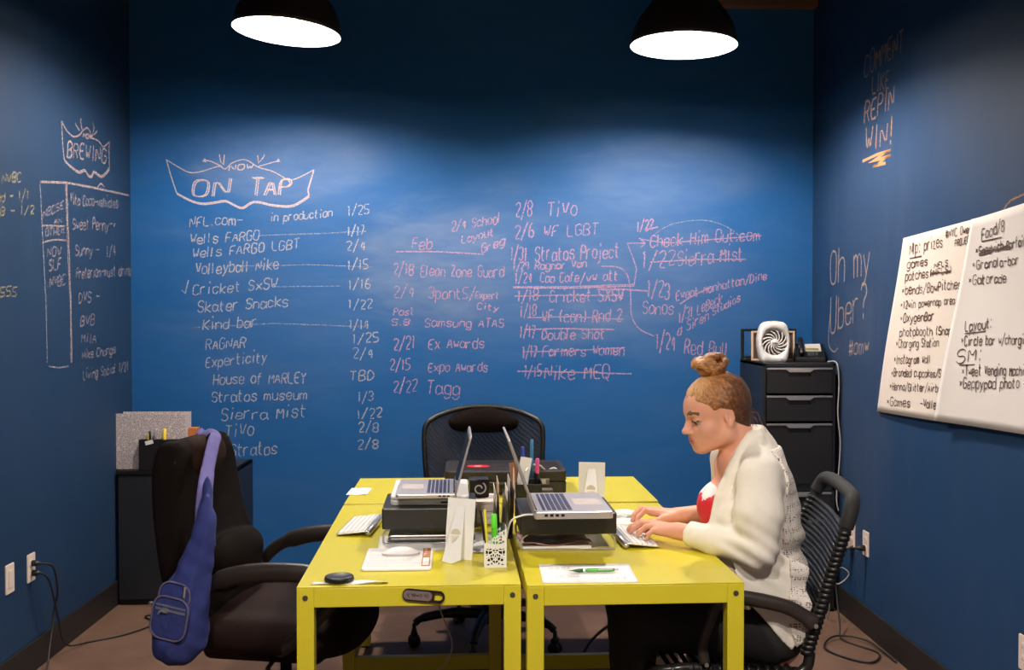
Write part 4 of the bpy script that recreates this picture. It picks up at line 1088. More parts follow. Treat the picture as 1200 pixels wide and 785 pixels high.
stick('pen', 'dark blue pen in the black bin behind the right laptop', 'pen', V(-.012, -.02, .006), V(-.018, -.02, .232), .006, M_BLUEP, M_BLUEP)
stick('pen', 'light blue pen, tallest in the black bin behind the right laptop', 'pen', V(.018, .03, .006), V(.018, .04, .255), .0065, mat('sky_blue_pen', (.05, .20, .42), .35))
stick('marker', 'black marker with pink end behind the right laptop screen', 'marker', V(.030, -.03, .006), V(.036, -.03, .19), .007, M_BPLASTIC, mat('pink_cap', (.65, .06, .22), .4))
stick('pen', 'brown pen at the left end of the organizer behind the right laptop', 'pen', V(-.036, -.05, .006), V(-.050, -.05, .215), .004, mat('brown_pen', (.20, .09, .06), .5))
for i, (x, y, w, h, z, rx, m, lb) in enumerate(((-.036, -.036, .042, .075, .16, .16, M_PAPER, 'white card sticking up tilted from the organizer behind the laptop'), (-.030, .0, .05, .17, .006, -.08, mat('brown_photo', (.32, .16, .10), .4, var=.5, scale=30), 'brown photo print standing in the organizer behind the laptop'))):
    if i == 0: h = .195; z = .006
    o = obj('card', MB(Matrix.Rotation(rx, 4, 'Y')).bx(-w / 2, w / 2, -.0008, .0008, 0, h), m, None); o.location = V(x, y, z); tag(o, lb, 'card')
# black case on the back table
def case():
    a = atz(517, 592, TZ); w = .490; d = .30
    t = thing('carry_case', 'black hard carry case with red oval sticker on the back table', 'case', (a.x + w / 2 + .005, 4.06, TZ), math.radians(1))
    M_CASE = mat('ribbed_black_case', (.013, .009, .0075), .5, bump=.2, bscale=120)
    b = MB(); b.prism(rrect(w, d, .02), .006, .052, Matrix.Translation((0, d / 2, 0))); obj('case_base', b, M_CASE, t, bevel=.005)
    b = MB(); b.prism(rrect(w, d, .02), .054, .098, Matrix.Translation((0, d / 2, 0))); lid = obj('case_lid', b, M_CASE, t, bevel=.006)
    b = MB()
    for i in range(9): b.bx(-w / 2 + .02, w / 2 - .02, .025 + i * .03, .031 + i * .03, .0978, .0992)
    obj('lid_rib', b, M_CASE, lid)
    st = MB(); st.lathe([(0, .0995), (.05, .0995), (.05, .1005), (0, .1005)], 32); st.v = [(x * .95 - .11, y * .75 + .115, z) for x, y, z in st.v]
    obj('sticker', st, mat('red_sticker', (.62, .012, .018), .35), lid, label='red oval sticker')
    st = MB(); st.lathe([(0, .1005), (.012, .1005), (.012, .1009), (0, .1009)], 20); st.v = [(x * 1.3 - .11, y * .5 + .115, z) for x, y, z in st.v]
    obj('sticker_mark', st, M_PAPER, lid)
    for x in (-.15, .15):
        b = MB(); b.bx(x - .025, x + .025, -.006, .002, .040, .066); la = obj('latch', b, M_STEEL, t, bevel=.002)
        obj('latch_tongue', MB().bx(x - .010, x + .010, -.009, -.005, .046, .062), M_SILVER, la)
    b = MB(); b.tube(smooth_pts([(-.06, 0, .05), (-.058, -.025, .05), (0, -.032, .05), (.058, -.025, .05), (.06, 0, .05)], 6), .008, 8); obj('handle', b, M_BPLASTIC, t, smooth=True)
    for x in (-.2, .2):
        for y in (.03, d - .03): obj('foot', MB().bx(x - .012, x + .012, y - .012, y + .012, 0, .0065), M_BPLASTIC, t)
    g = MB()
    for i in range(8): g.bx(.02 + i * .009, .024 + i * .009, -.003, .002, .058, .085)
    obj('grip_rib', g, M_STEEL, t)
case()
q = atz(640, 586, TZ)
carton('small_box', 'small dark box at the right front corner of the black case', 640, 583, TZ, .05, .05, .035, mat('dark_taupe', (.07, .055, .05), .6))
paper(655, 578, .07, .05, 0, 'small bluish white sheet right of the black case', m=mat('bluish_paper', (.55, .55, .66), .8))
# white cable from laptop over the case
cord('laptop_cable', [aty(640, 551, 4.10), aty(632, 545, 4.02), aty(622, 545, 3.85), aty(616, 552, 3.62)][::-1] + [aty(650, 549, 4.1) + Vector((0, 0, .002)), aty(656, 556, 4.1), aty(659, 566, 4.08), atz(659, 574, TZ + .004), atz(660, 579, TZ + .003)], .0035, mat('white_cable', (.70, .64, .60), .5), 'white cable arching over the right end of the black case')
q0 = Vector((pR.x - .225, pR.y + .03, RZ + .0))
cord('charger_cable', [(q0.x - .008, q0.y - .01, RZ + .010), (q0.x - .04, q0.y - .03, RZ + .012), (q0.x - .075, q0.y - .03, RZ - .005), (q0.x - .088, q0.y + .0, RZ - .06), (q0.x - .085, q0.y + .06, TZ + .03), (q0.x - .08, q0.y + .1, TZ + .004)], .003, M_WHITE, 'white charger cable curling down the left side of the right riser')
# magazine under right riser
t = put('magazine', 'crumpled printed magazine lying under the right riser', 'magazine', 648, 637, TZ, .08)
b = MB(); b.grid(lambda u, v: ((u - .5) * .22, (v - .5) * .15, .016 + .006 * math.sin(u * 8 + 1) + .003 * math.sin(v * 9)), 24, 8); o = obj('cover', b, mat('red_white_print', (.42, .24, .20), .5, var=.9, scale=16), t, smooth=True); so = o.modifiers.new('th', 'SOLIDIFY'); so.thickness = .001
b = MB(); b.bx(-.108, .108, -.073, .073, 0, .009); obj('pages', b, M_PAPER, t)
# note sheet and green pen
p0 = atz(640, 662, TZ); paper(688, 671.5, .262, .205, -.03, 'white note sheet under the green pen on the right table')
def pen():
    t = put('pen', 'translucent green click pen lying on the white note sheet', 'pen', 697, 668, TZ + .0085, math.radians(2))
    Rx = Matrix.Rotation(PI / 2, 3, 'Y')
    b = MB(); b.lathe([(.0045, -.030), (.0058, -.02), (.006, .0), (.0058, .04), (.005, .052), (.004, .056)], 14, R=Rx); obj('barrel', b, mat('green_barrel', (.10, .36, .05), .25), t, smooth=True)
    b = MB(); b.lathe([(.0062, -.034), (.0062, -.028)], 14, R=Rx); obj('ring', b, M_SILVER, t)
    b = MB(); b.lathe([(.0010, -.072), (.0012, -.066), (.0035, -.056), (.0055, -.045), (.006, -.034)], 14, R=Rx); obj('grip', b, mat('dark_green_grip', (.02, .10, .03), .4), t, smooth=True)
    b = MB(); b.lathe([(.0025, .055), (.0025, .066), (.001, .068)], 10, R=Rx); obj('click_button', b, M_SILVER, t, smooth=True)
    obj('clip', MB().box((.030, -.0055, .003), (.040, .0015, .004)), M_SILVER, t)
pen()
scr = write('note the list of', 642, 668, 668, 667, h=4) + write('call print shop', 690, 680, 735, 678, h=3) + write('order boards', 650, 677, 680, 676, h=3)
b = ribbons(scr, lambda x, y: atz(x, y, TZ + .0018), (0, 0, 1), .0010)
o = obj('pencil_scribble', b, mat('pencil_grey', (.45, .43, .44), .8), bpy.data.objects['paper.004'] if 'paper.004' in bpy.data.objects else None, world=True)
# lens cap, strip, torn note
paper(410, 683.6, .205, .022, -.02, 'curled white paper strip along the front edge of the left table', wave=.006)
t = put('lens_cap', 'round black lens cap on the front left corner of the left table', 'lens cap', 397.5, 680, TZ + .004)
b = MB(); b.lathe([(0, 0), (.037, 0), (.039, .002), (.039, .011), (.037, .013), (.030, .0135), (.028, .0125), (0, .0125)], 40); obj('cap_disc', b, M_BPLASTIC, t, smooth=True)
b = MB(); b.tube([(.0395 * math.cos(a), .0395 * math.sin(a), .0045) for a in [2 * PI * i / 40 for i in range(40)]], .0013, 6, closed=True); obj('grip_ring', b, M_BLACK, t)
wr = ribbons(write('Nikon', -50, 0, 50, 0, h=20, jit=0), lambda x, y: Vector((x * .0003, -y * .0004 - .002, .0127)), (0, 0, 1), .0012, lift=.0004); obj('cap_lettering', wr, mat('grey_lettering', (.35, .33, .33), .6), t)
paper(421, 576, .085, .16, -.05, 'small white note sheet on the left end of the back table', wave=.003)
# bottle opener on the apron
t = thing('bottle_opener', 'dark bottle opener with engraved silver plate stuck to the left table front', 'bottle opener', aty(496.5, 698, 2.7135))
t.rotation_euler = (0, math.radians(6), TR)
b = MB(Matrix.Rotation(PI / 2, 4, 'X'))
out = rrect(.114, .033, .0155, 8)
n = len(out); hole = [(.041 + x, y) for x, y in rrect(.020, .019, .004, 8)]
b.prism([p for p in out], .002, .005) if False else None
vs = []; fs = []
# bar body (left of the hole) and a ring around the hole, one watertight outline pair
body = [(x, y) for x, y in out if x < .029]; 
b.prism([(.029, -.0165)] + [(.029, .0165)] + [q for q in out if q[0] < .029], .0, .004)
for (x0_, x1_, y0_, y1_) in ((.029, .047, .0095, .0165), (.029, .047, -.0165, -.0095)): b.prism([(x0_, y0_), (x1_, y0_), (x1_, y1_), (x0_, y1_)], .0, .004)
b.prism([(.0465, -.0165)] + [q for q in out if q[0] > .044 and q[1] < 0] + [q for q in out if q[0] > .044 and q[1] >= 0] + [(.0465, .0165)], .0, .004) if False else None
arc = [(.0415 + .0155 * math.cos(a), .0165 * math.sin(a)) for a in [-PI / 2 + PI * i / 14 for i in range(15)]]
arci = [(.0415 + .0095 * math.cos(a), .0095 * math.sin(a)) for a in [-PI / 2 + PI * i / 14 for i in range(15)]]
for i in range(14): b.prism([arci[i], arc[i], arc[i + 1], arci[i + 1]], .0, .004)
obj('opener_body', b, mat('dark_brown_steel', (.045, .03, .026), .35, metal=.6), t)
b = MB(Matrix.Rotation(PI / 2, 4, 'X')); b.prism([(x * .70 - .016, y * .74) for x, y in rrect(.110, .033, .0155, 8)], .004, .0047); pl2 = obj('name_plate', b, mat('violet_silver_plate', (.40, .33, .34), .3, metal=.7), t)
wr = ribbons(write('Brewery', 55, 0, -55, 0, h=22, jit=.2), lambda x, y: Vector((-.016 + x * .00052, -.0047, -.003 - y * .00045)), (0, -1, 0), .0016, lift=.0004); obj('engraving', wr, mat('dark_engraving', (.05, .035, .04), .5), pl2, label='mirrored dark lettering')
# below the tables
t = thing('waste_bin', 'white waste bin on the floor beside her legs below the right table', 'waste bin', (.53, 3.33, 0))
b = MB(); b.lathe([(.085, 0), (.112, .36), (.116, .365), (.116, .372), (.108, .372), (.082, .006), (0, .006)], 32); obj('bin_wall', b, mat('white_bin', (.60, .52, .48), .5), t, smooth=True)
M_WC = mat('thin_white_cable', (.45, .40, .36), .5)
cord('hanging_cable', [(-.16, 3.30, TZ - .012), (-.16, 3.32, .62), (-.15, 3.34, .50), (-.11, 3.36, .38), (-.13, 3.38, .30), (-.20, 3.38, .24), (-.24, 3.40, .12), (-.25, 3.45, .006)], .002, M_WC, 'thin white cable hanging below the left table')
cord('floor_cable', [(-.03, 3.2, .006), (-.02, 3.22, .15), (.02, 3.3, .22), (.07, 3.4, .20), (.09, 3.5, .10), (.10, 3.6, .006)], .003, M_WC, 'white cable looping up between the inner table legs')
cord('floor_cable', [aty(684, 765, 3.95), aty(692, 752, 3.98), aty(705, 739, 4.02), aty(717, 731, 4.05), aty(728, 727, 4.05)], .006, M_CORD, 'dark cord rising behind the knees below the right table')
# ---------------------------------------------------------------- signed distance modelling: soft bodies as one surface
class SDF:
    def __init__(s, lo, hi, res):
        s.lo = np.array(lo, float); s.res = res
        n = np.ceil((np.array(hi) - s.lo) / res).astype(int) + 1
        s.n = n
        s.ax = [s.lo[i] + res * np.arange(n[i]) for i in range(3)]
        s.D = np.full(n, .2, np.float32); s.M = np.zeros(n, np.int8)
    def _sub(s, lo, hi):
        a = np.clip(np.floor((np.array(lo) - s.lo) / s.res).astype(int), 0, s.n); b = np.clip(np.ceil((np.array(hi) - s.lo) / s.res).astype(int) + 1, 0, s.n)
        sl = tuple(slice(a[i], b[i]) for i in range(3))
        X = s.ax[0][sl[0]][:, None, None].astype(np.float32); Y = s.ax[1][sl[1]][None, :, None].astype(np.float32); Z = s.ax[2][sl[2]][None, None, :].astype(np.float32)
        return sl, X, Y, Z
    def _mix(s, sl, d, k, m, mode):
        if d.size == 0: return
        d = d.astype(np.float32); D = s.D[sl]
        if mode == 'u':
            h = np.clip(.5 + .5 * (D - d) / k, 0, 1)
            if m is not None:
                Mv = s.M[sl]; Mv[h > .5] = m; s.M[sl] = Mv
            s.D[sl] = D * (1 - h) + d * h - k * h * (1 - h)
        else:
            d2 = -d; h = np.clip(.5 - .5 * (D - d2) / k, 0, 1)
            s.D[sl] = D * (1 - h) + d2 * h + k * h * (1 - h)
            if m is not None:
                Mv = s.M[sl]; Mv[h > .5] = m; s.M[sl] = Mv
    def cone(s, a, b, r0, r1, k=.01, m=None, mode='u', pad=.04):
        a, b = np.array(a, float), np.array(b, float)
        R = max(r0, r1) + pad + k
        sl, X, Y, Z = s._sub(np.minimum(a, b) - R, np.maximum(a, b) + R)
        ab = b - a; L2 = max((ab ** 2).sum(), 1e-9)
        t = np.clip(((X - a[0]) * ab[0] + (Y - a[1]) * ab[1] + (Z - a[2]) * ab[2]) / L2, 0, 1)
        d = np.sqrt((X - a[0] - t * ab[0]) ** 2 + (Y - a[1] - t * ab[1]) ** 2 + (Z - a[2] - t * ab[2]) ** 2) - (r0 + (r1 - r0) * t)
        s._mix(sl, d, k, m, mode)
    def chain(s, P, R, k=.01, m=None, kj=.004):
        for i in range(len(P) - 1): s.cone(P[i], P[i + 1], R[i], R[i + 1], k if i == 0 else kj, m)
    def ell(s, c, r, k=.01, m=None, mode='u', R=None, pad=.04):
        """ellipsoid, R columns = its axes"""
        c = np.array(c, float); r = np.array(r, float)
        B = r.max() + pad + k
        sl, X, Y, Z = s._sub(c - B, c + B)
        x, y, z = X - c[0], Y - c[1], Z - c[2]
        if R is not None:
            R = np.array(R, float)
            x, y, z = (R[0][0] * x + R[1][0] * y + R[2][0] * z), (R[0][1] * x + R[1][1] * y + R[2][1] * z), (R[0][2] * x + R[1][2] * y + R[2][2] * z)
        q = np.sqrt((x / r[0]) ** 2 + (y / r[1]) ** 2 + (z / r[2]) ** 2); g = np.sqrt((x / r[0] ** 2) ** 2 + (y / r[1] ** 2) ** 2 + (z / r[2] ** 2) ** 2)
        d = q * (q - 1) / np.maximum(g, 1e-6)
        d = np.where(q < .05, -r.min(), d)
        s._mix(sl, d, k, m, mode)
    def rbox(s, c, h, rad, k=.01, m=None, mode='u', R=None, pad=.04):
        c = np.array(c, float); h = np.array(h, float)
        B = np.linalg.norm(h) + rad + pad
        sl, X, Y, Z = s._sub(c - B, c + B)
        x, y, z = X - c[0], Y - c[1], Z - c[2]
        if R is not None:
            R = np.array(R, float)
            x, y, z = (R[0][0] * x + R[1][0] * y + R[2][0] * z), (R[0][1] * x + R[1][1] * y + R[2][1] * z), (R[0][2] * x + R[1][2] * y + R[2][2] * z)
        qx, qy, qz = np.abs(x) - h[0] + rad, np.abs(y) - h[1] + rad, np.abs(z) - h[2] + rad
        d = np.sqrt(np.maximum(qx, 0) ** 2 + np.maximum(qy, 0) ** 2 + np.maximum(qz, 0) ** 2) + np.minimum(np.maximum(qx, np.maximum(qy, qz)), 0) - rad
        s._mix(sl, d, k, m, mode)
    def half(s, p, n, k=.01, mode='s'):
        """cut away the half space on the side the normal points to"""
        p, n = np.array(p, float), np.array(n, float); n /= np.linalg.norm(n)
        sl, X, Y, Z = s._sub(s.lo, s.lo + s.n * s.res)
        d = -((X - p[0]) * n[0] + (Y - p[1]) * n[1] + (Z - p[2]) * n[2])
        s._mix(sl, d, k, None, mode)
    def displace(s, fn):
        sl, X, Y, Z = s._sub(s.lo, s.lo + s.n * s.res)
        s.D += fn(X, Y, Z).astype(np.float32)
    def mesh(s):
        D = s.D.copy()
        for a in range(3):
            for e in (0, -1):
                ix = [slice(None)] * 3; ix[a] = e; D[tuple(ix)] = np.maximum(D[tuple(ix)], .001)
        S = D < 0
        n = s.n
        cnt = np.zeros(n - 1, np.int8)
        for i in (0, 1):
            for j in (0, 1):
                for k in (0, 1): cnt += S[i:n[0] - 1 + i, j:n[1] - 1 + j, k:n[2] - 1 + k]
        mix = (cnt > 0) & (cnt < 8)
        ids = np.argwhere(mix)
        idx = np.full(n - 1, -1, np.int32); idx[mix] = np.arange(len(ids))
        acc = np.zeros((len(ids), 3)); w = np.zeros(len(ids))
        cor = [(i, j, k) for i in (0, 1) for j in (0, 1) for k in (0, 1)]
        val = {c: D[ids[:, 0] + c[0], ids[:, 1] + c[1], ids[:, 2] + c[2]] for c in cor}
        for c in cor:
            for a in range(3):
                if c[a] == 0:
                    e = list(c); e[a] = 1; e = tuple(e)
                    va, vb = val[c], val[e]
                    cr = (va < 0) != (vb < 0)
                    t = va / np.where(cr, va - vb, 1)
                    p = np.zeros((len(ids), 3)); p[:] = c; p[:, a] += t
                    acc[cr] += p[cr]; w[cr] += 1
        V = (ids + acc / w[:, None]) * s.res + s.lo
        F = []
        for a in range(3):
            b, c = (a + 1) % 3, (a + 2) % 3
            A0 = [slice(None)] * 3; A1 = [slice(None)] * 3
            A0[a] = slice(0, n[a] - 1); A1[a] = slice(1, n[a])
            for q in (b, c): A0[q] = A1[q] = slice(1, n[q] - 1)
            s0, s1 = S[tuple(A0)], S[tuple(A1)]
            e = np.argwhere(s0 != s1)
            if not len(e): continue
            fl = s0[e[:, 0], e[:, 1], e[:, 2]]
            off = np.zeros(3, int); off[b] = 1; off[c] = 1
            e = e + off
            def cell(db, dc):
                q = e.copy(); q[:, b] += db; q[:, c] += dc
                return idx[q[:, 0], q[:, 1], q[:, 2]]
            f = np.stack([cell(-1, -1), cell(0, -1), cell(0, 0), cell(-1, 0)], 1)
            f[~fl] = f[~fl][:, ::-1]
            F.append(f)
        F = np.concatenate(F)
        Mi = s.M[ids[:, 0], ids[:, 1], ids[:, 2]]
        return V, F, Mi
def relax(V, F, it=1, lam=.5):
    E = np.concatenate([F[:, [0, 1]], F[:, [1, 2]], F[:, [2, 3]], F[:, [3, 0]]])
    E = np.concatenate([E, E[:, ::-1]])
    deg = np.bincount(E[:, 0], minlength=len(V))[:, None]
    for _ in range(it):
        A = np.stack([np.bincount(E[:, 0], weights=V[E[:, 1], i], minlength=len(V)) for i in range(3)], 1)
        V = V + lam * (A / np.maximum(deg, 1) - V)
    return V
def npobj(name, V, F, mats, parent=None, fm=None, label=None):
    if parent is not None:
        Mi = np.array(world_mat(parent).inverted()); V = V @ Mi[:3, :3].T + Mi[:3, 3]
    me = bpy.data.meshes.new(name)
    me.vertices.add(len(V)); me.vertices.foreach_set('co', V.astype(np.float32).ravel())
    k = F.shape[1]
    me.loops.add(F.size); me.loops.foreach_set('vertex_index', F.astype(np.int32).ravel())
    me.polygons.add(len(F)); me.polygons.foreach_set('loop_start', (np.arange(len(F)) * k).astype(np.int32)); 
    try: me.polygons.foreach_set('loop_total', np.full(len(F), k, np.int32))
    except Exception: pass
    for m in (mats if isinstance(mats, (list, tuple)) else [mats]): me.materials.append(m)
    if fm is not None: me.polygons.foreach_set('material_index', fm.astype(np.int32))
    me.polygons.foreach_set('use_smooth', np.ones(len(F), bool))
    me.update(calc_edges=True); me.validate()
    o = bpy.data.objects.new(name, me); COL.objects.link(o)
    if parent is not None: o.parent = parent
    if label: o['label'] = label
    return o
def sobj(name, s, mats, parent=None, it=1, label=None):
    V, F, Mi = s.mesh()
    V = relax(V, F, it) if it else V
    fm = np.max(Mi[F], axis=1) if isinstance(mats, (list, tuple)) else None
    return npobj(name, V, F, mats, parent, fm, label)
# ---------------------------------------------------------------- office chairs
def star_base(t, c, r=.31, hub_z=.09, col_top=.40, a0=.3, m=None, n=5):
    m = m or M_BPLASTIC
    for k in range(n):
        a = a0 + 2 * PI * k / n; d = Vector((math.cos(a), math.sin(a), 0))
        b = MB(); b.tube(smooth_pts([c + Vector((0, 0, hub_z + .02)) + d * .02, c + Vector((0, 0, hub_z + .028)) + d * r * .5, c + Vector((0, 0, hub_z + .012)) + d * r * .88, c + Vector((0, 0, hub_z - .012)) + d * r], 5), [.024] * 6 + [.020] * 5 + [.016] * 5, 10)
        ar = obj('base_arm', b, m, t, smooth=True, world=True)
        cw = MB(); s = Vector((-d.y, d.x, 0)); q = c + d * (r + .004)
        for sg in (-1, 1):
            cw.lathe([(0, -.009), (.022, -.009), (.027, -.005), (.027, .005), (.022, .009), (0, .009)], 20, c=q + s * sg * .014 + Vector((0, 0, .0275)), R=s.to_track_quat('Z', 'Y').to_matrix())
        cw.tube([q + Vector((0, 0, .027)), q + Vector((0, 0, hub_z - .012))], .009, 8)
        cw.tube([q + Vector((-.0, 0, .062)) + s * .016, q + Vector((0, 0, .062)) - s * .016], .014, 8)
        obj('caster', cw, m, ar, smooth=True, world=True)
    b = MB(); b.lathe([(.035, hub_z - .02), (.04, hub_z), (.038, hub_z + .05), (.027, hub_z + .06), (.027, col_top - .12), (.019, col_top - .118), (.019, col_top)], 20, c=c)
    obj('gas_column', b, m, t, smooth=True, world=True)

# --- mesh-backed chair behind the back table
def fabric_net(name, col, alpha, scale):
    m = bpy.data.materials.new(name); m.use_nodes = True
    nt = m.node_tree; N = nt.nodes; L = nt.links; bs = N['Principled BSDF']; bs.inputs['Base Color'].default_value = (*col, 1); bs.inputs['Roughness'].default_value = .7
    tc = N.new('ShaderNodeTexCoord'); w = N.new('ShaderNodeTexWave'); w.inputs['Scale'].default_value = scale; w.inputs['Distortion'].default_value = 5; w.inputs['Detail'].default_value = 1; w.inputs['Detail Scale'].default_value = .6
    w.bands_direction = 'DIAGONAL'
    L.new(tc.outputs['Object'], w.inputs['Vector'])
    r = N.new('ShaderNodeMapRange'); r.inputs[3].default_value = alpha - .13; r.inputs[4].default_value = alpha + .06; L.new(w.outputs['Fac'], r.inputs[0])
    tr = N.new('ShaderNodeBsdfTransparent'); mx = N.new('ShaderNodeMixShader'); L.new(r.outputs[0], mx.inputs[0]); L.new(tr.outputs[0], mx.inputs[1]); L.new(bs.outputs[0], mx.inputs[2]); L.new(mx.outputs[0], N['Material Output'].inputs[0])
    return m
def mesh_chair():
    cx, cy = -.005, 4.83
    t = thing('office_chair', 'black mesh-backed office chair behind the back table', 'chair', (cx, 4.62, 0))
    # backrest outline in x,z; the sheet bows towards +y in the middle
    def outl(a): pass
    W_, zt, zb = .285, 1.02, .58
    prof = [(0, zt), (.09, zt - .004), (.17, zt - .022), (.235, zt - .048), (.27, zt - .075), (.283, zt - .12), (.280, zt - .25), (.268, zt - .36), (.235, zb), (0, zb - .01)]
    half_ = [Vector((x, 0, z)) for x, z in prof]
    full = [Vector((cx + p.x, cy, p.z)) for p in half_] + [Vector((cx - p.x, cy, p.z)) for p in reversed(half_[1:-1])]
    def bow(p): return Vector((p.x, cy + .045 - .5 * (p.x - cx) ** 2 + .05 * (p.z - .8), p.z))
    ring = [bow(p) for p in smooth_pts(full, 5, closed=True)]
    b = MB(); b.tube(ring, .012, 10, closed=True, flat=1.0); obj('back_frame', b, M_BPLASTIC, t, smooth=True, world=True)
    zs = [p[1] for p in prof][::-1]; xs = [p[0] for p in prof][::-1]
    zz = [zb - .005 + i * (zt - .004 - zb) / 20 for i in range(21)]
    g = MB()
    def fn(u, v):
        z = zb + (zt - zb - .004) * v
        wmax = np.interp(z, [zb, zt - .36, zt - .25, zt - .12, zt - .075, zt - .048, zt - .022, zt - .004, zt], [.235, .268, .280, .283, .27, .235, .17, .09, 0.02])
        return bow(Vector((cx + (u * 2 - 1) * wmax, cy, z)))
    g.grid(fn, 24, 24); obj('mesh_back', g, fabric_net('black_chair_mesh', (.006, .0045, .0045), .965, 26), t, smooth=True, world=True, label='see-through black mesh')
    s = SDF((cx - .26, cy - .1, .86), (cx + .26, cy + .14, 1.06), .006)
    for i in range(9):
        u = -1 + i / 4
        p = bow(Vector((cx + u * .12, cy, zt - .062 - .012 * u * u))); s.ell(p - Vector((0, .012, 0)), (.05, .028, .060 * (1 - .35 * u * u)), .02)
    sobj('headrest', s, M_BFABRIC, t, 2, label='brown padded headrest')
    s = SDF((cx - .30, 4.30, .38), (cx + .30, 4.92, .56), .01)
    s.rbox((cx, 4.60, .46), (.25, .25, .045), .04); sobj('seat', s, M_BFABRIC, t, 1)
    b = MB(); b.tube(smooth_pts([(cx, 4.62, .41), (cx, 4.80, .41), (cx, 4.90, .46), (cx, 4.905, .60), (cx, cy + .04, .72)], 5), .022, 10, flat=.5); obj('back_stem', b, M_BPLASTIC, t, smooth=True, world=True)
    for sg in (-1, 1):
        b = MB(); b.tube(smooth_pts([(cx + sg * .24, 4.62, .42), (cx + sg * .30, 4.62, .43), (cx + sg * .31, 4.62, .56), (cx + sg * .30, 4.58, .64)], 5), .014, 8); obj('armrest_post', b, M_BPLASTIC, t, smooth=True, world=True)
        b = MB(); b.box((cx + sg * .30, 4.62, .652), (.055, .24, .025)); obj('armrest', b, M_BPLASTIC, t, bevel=.01, world=True)
    star_base(t, Vector((cx + .02, 4.50, 0)), r=.325, hub_z=.115, col_top=.43, a0=PI + .12)
mesh_chair()

# --- brown high-backed chair on the left
def high_chair():
    t = thing('office_chair', 'brown-black padded high-backed office chair left of the tables', 'chair', (-.85, 3.42, 0))
    Y0 = 3.42
    s = SDF((-1.20, 3.08, .46), (-.60, 3.76, 1.10), .0075)
    # backrest: stack of rounded slabs following the leaning, curved back
    for i in range(15):
        f = i / 14; z = .52 + .50 * f
        x = -.880 - .10 * f ** 1.2 + .03 * math.sin(f * PI) * -1
        w = np.interp(f, [0, .18, .45, .75, .92, 1], [.232, .25, .240, .225, .215, .19])
        th = np.interp(f, [0, .2, .5, 1], [.055, .062, .05, .046])
        s.rbox((x, Y0, z), (th, w, .035), .03, .03)
    s.ell((-.835, Y0, .66), (.055, .19, .09), .03)      # lumbar cushion
    sobj('backrest', s, M_BFABRIC, t, 3)
    s = SDF((-1.10, 3.20, .86), (-.80, 3.64, 1.10), .006)
    s.ell((-.945, Y0 - .01, .985), (.045, .115, .070), .02); s.rbox((-.955, Y0 - .01, 1.0), (.05, .11, .055), .045, .03)
    sobj('headrest', s, mat('maroon_brown_fabric', (.016, .0065, .005), .85, var=.25, scale=16, bump=.2, bscale=300, spec=.1), t, 2, label='maroon brown headrest cushion')
    s = SDF((-1.02, 3.08, .32), (-.32, 3.76, .58), .009)
    s.rbox((-.69, Y0, .455), (.275, .245, .055), .05, .02); s.ell((-.66, Y0, .49), (.25, .22, .045), .04); s.ell((-.44, Y0, .445), (.075, .235, .075), .03)
    s.rbox((-.68, Y0, .385), (.20, .16, .03), .02, .03)
    sobj('seat', s, mat('maroon_seat_fabric', (.011, .0045, .0038), .75, var=.35, scale=12, bump=.25, bscale=300, spec=.12), t, 2, label='maroon brown padded seat')
    for y, sg in ((3.135, -1), (3.705, 1)):
        P = [(-.86, y, .575), (-.80, y, .630), (-.70, y, .668), (-.58, y, .683), (-.46, y, .680), (-.39, y, .655), (-.40, y, .60), (-.47, y, .52), (-.56, y - sg * .05, .44), (-.62, y - sg * .12, .40)]
        b = MB(); b.tube(smooth_pts(P, 6), [.017 + .006 * (8 < i < 32) for i in range(55)], 12, flat=1.3); obj('armrest', b, mat('brown_black_armrest', (.018, .012, .009), .42, bump=.05), t, smooth=True, world=True, label='looped armrest')
    obj('seat_plate', MB().bx(-.80, -.54, Y0 - .10, Y0 + .10, .345, .372), M_BPLASTIC, t, bevel=.01, world=True)
    b = MB(); b.tube([(-.66, Y0 - .05, .36), (-.64, Y0 - .20, .355), (-.60, Y0 - .26, .352)], .007, 8); obj('lever', b, M_BPLASTIC, t, smooth=True, world=True)
    b = MB(); b.tube(smooth_pts([(-.78, Y0, .36), (-.92, Y0, .37), (-.955, Y0, .45), (-.945, Y0, .60)], 6), .03, 10, flat=.5); obj('back_bracket', b, M_BPLASTIC, t, smooth=True, world=True)
    star_base(t, Vector((-.66, Y0, 0)), r=.30, hub_z=.10, col_top=.36, a0=.5)
    t.rotation_euler = (0, 0, math.radians(-11))
high_chair()

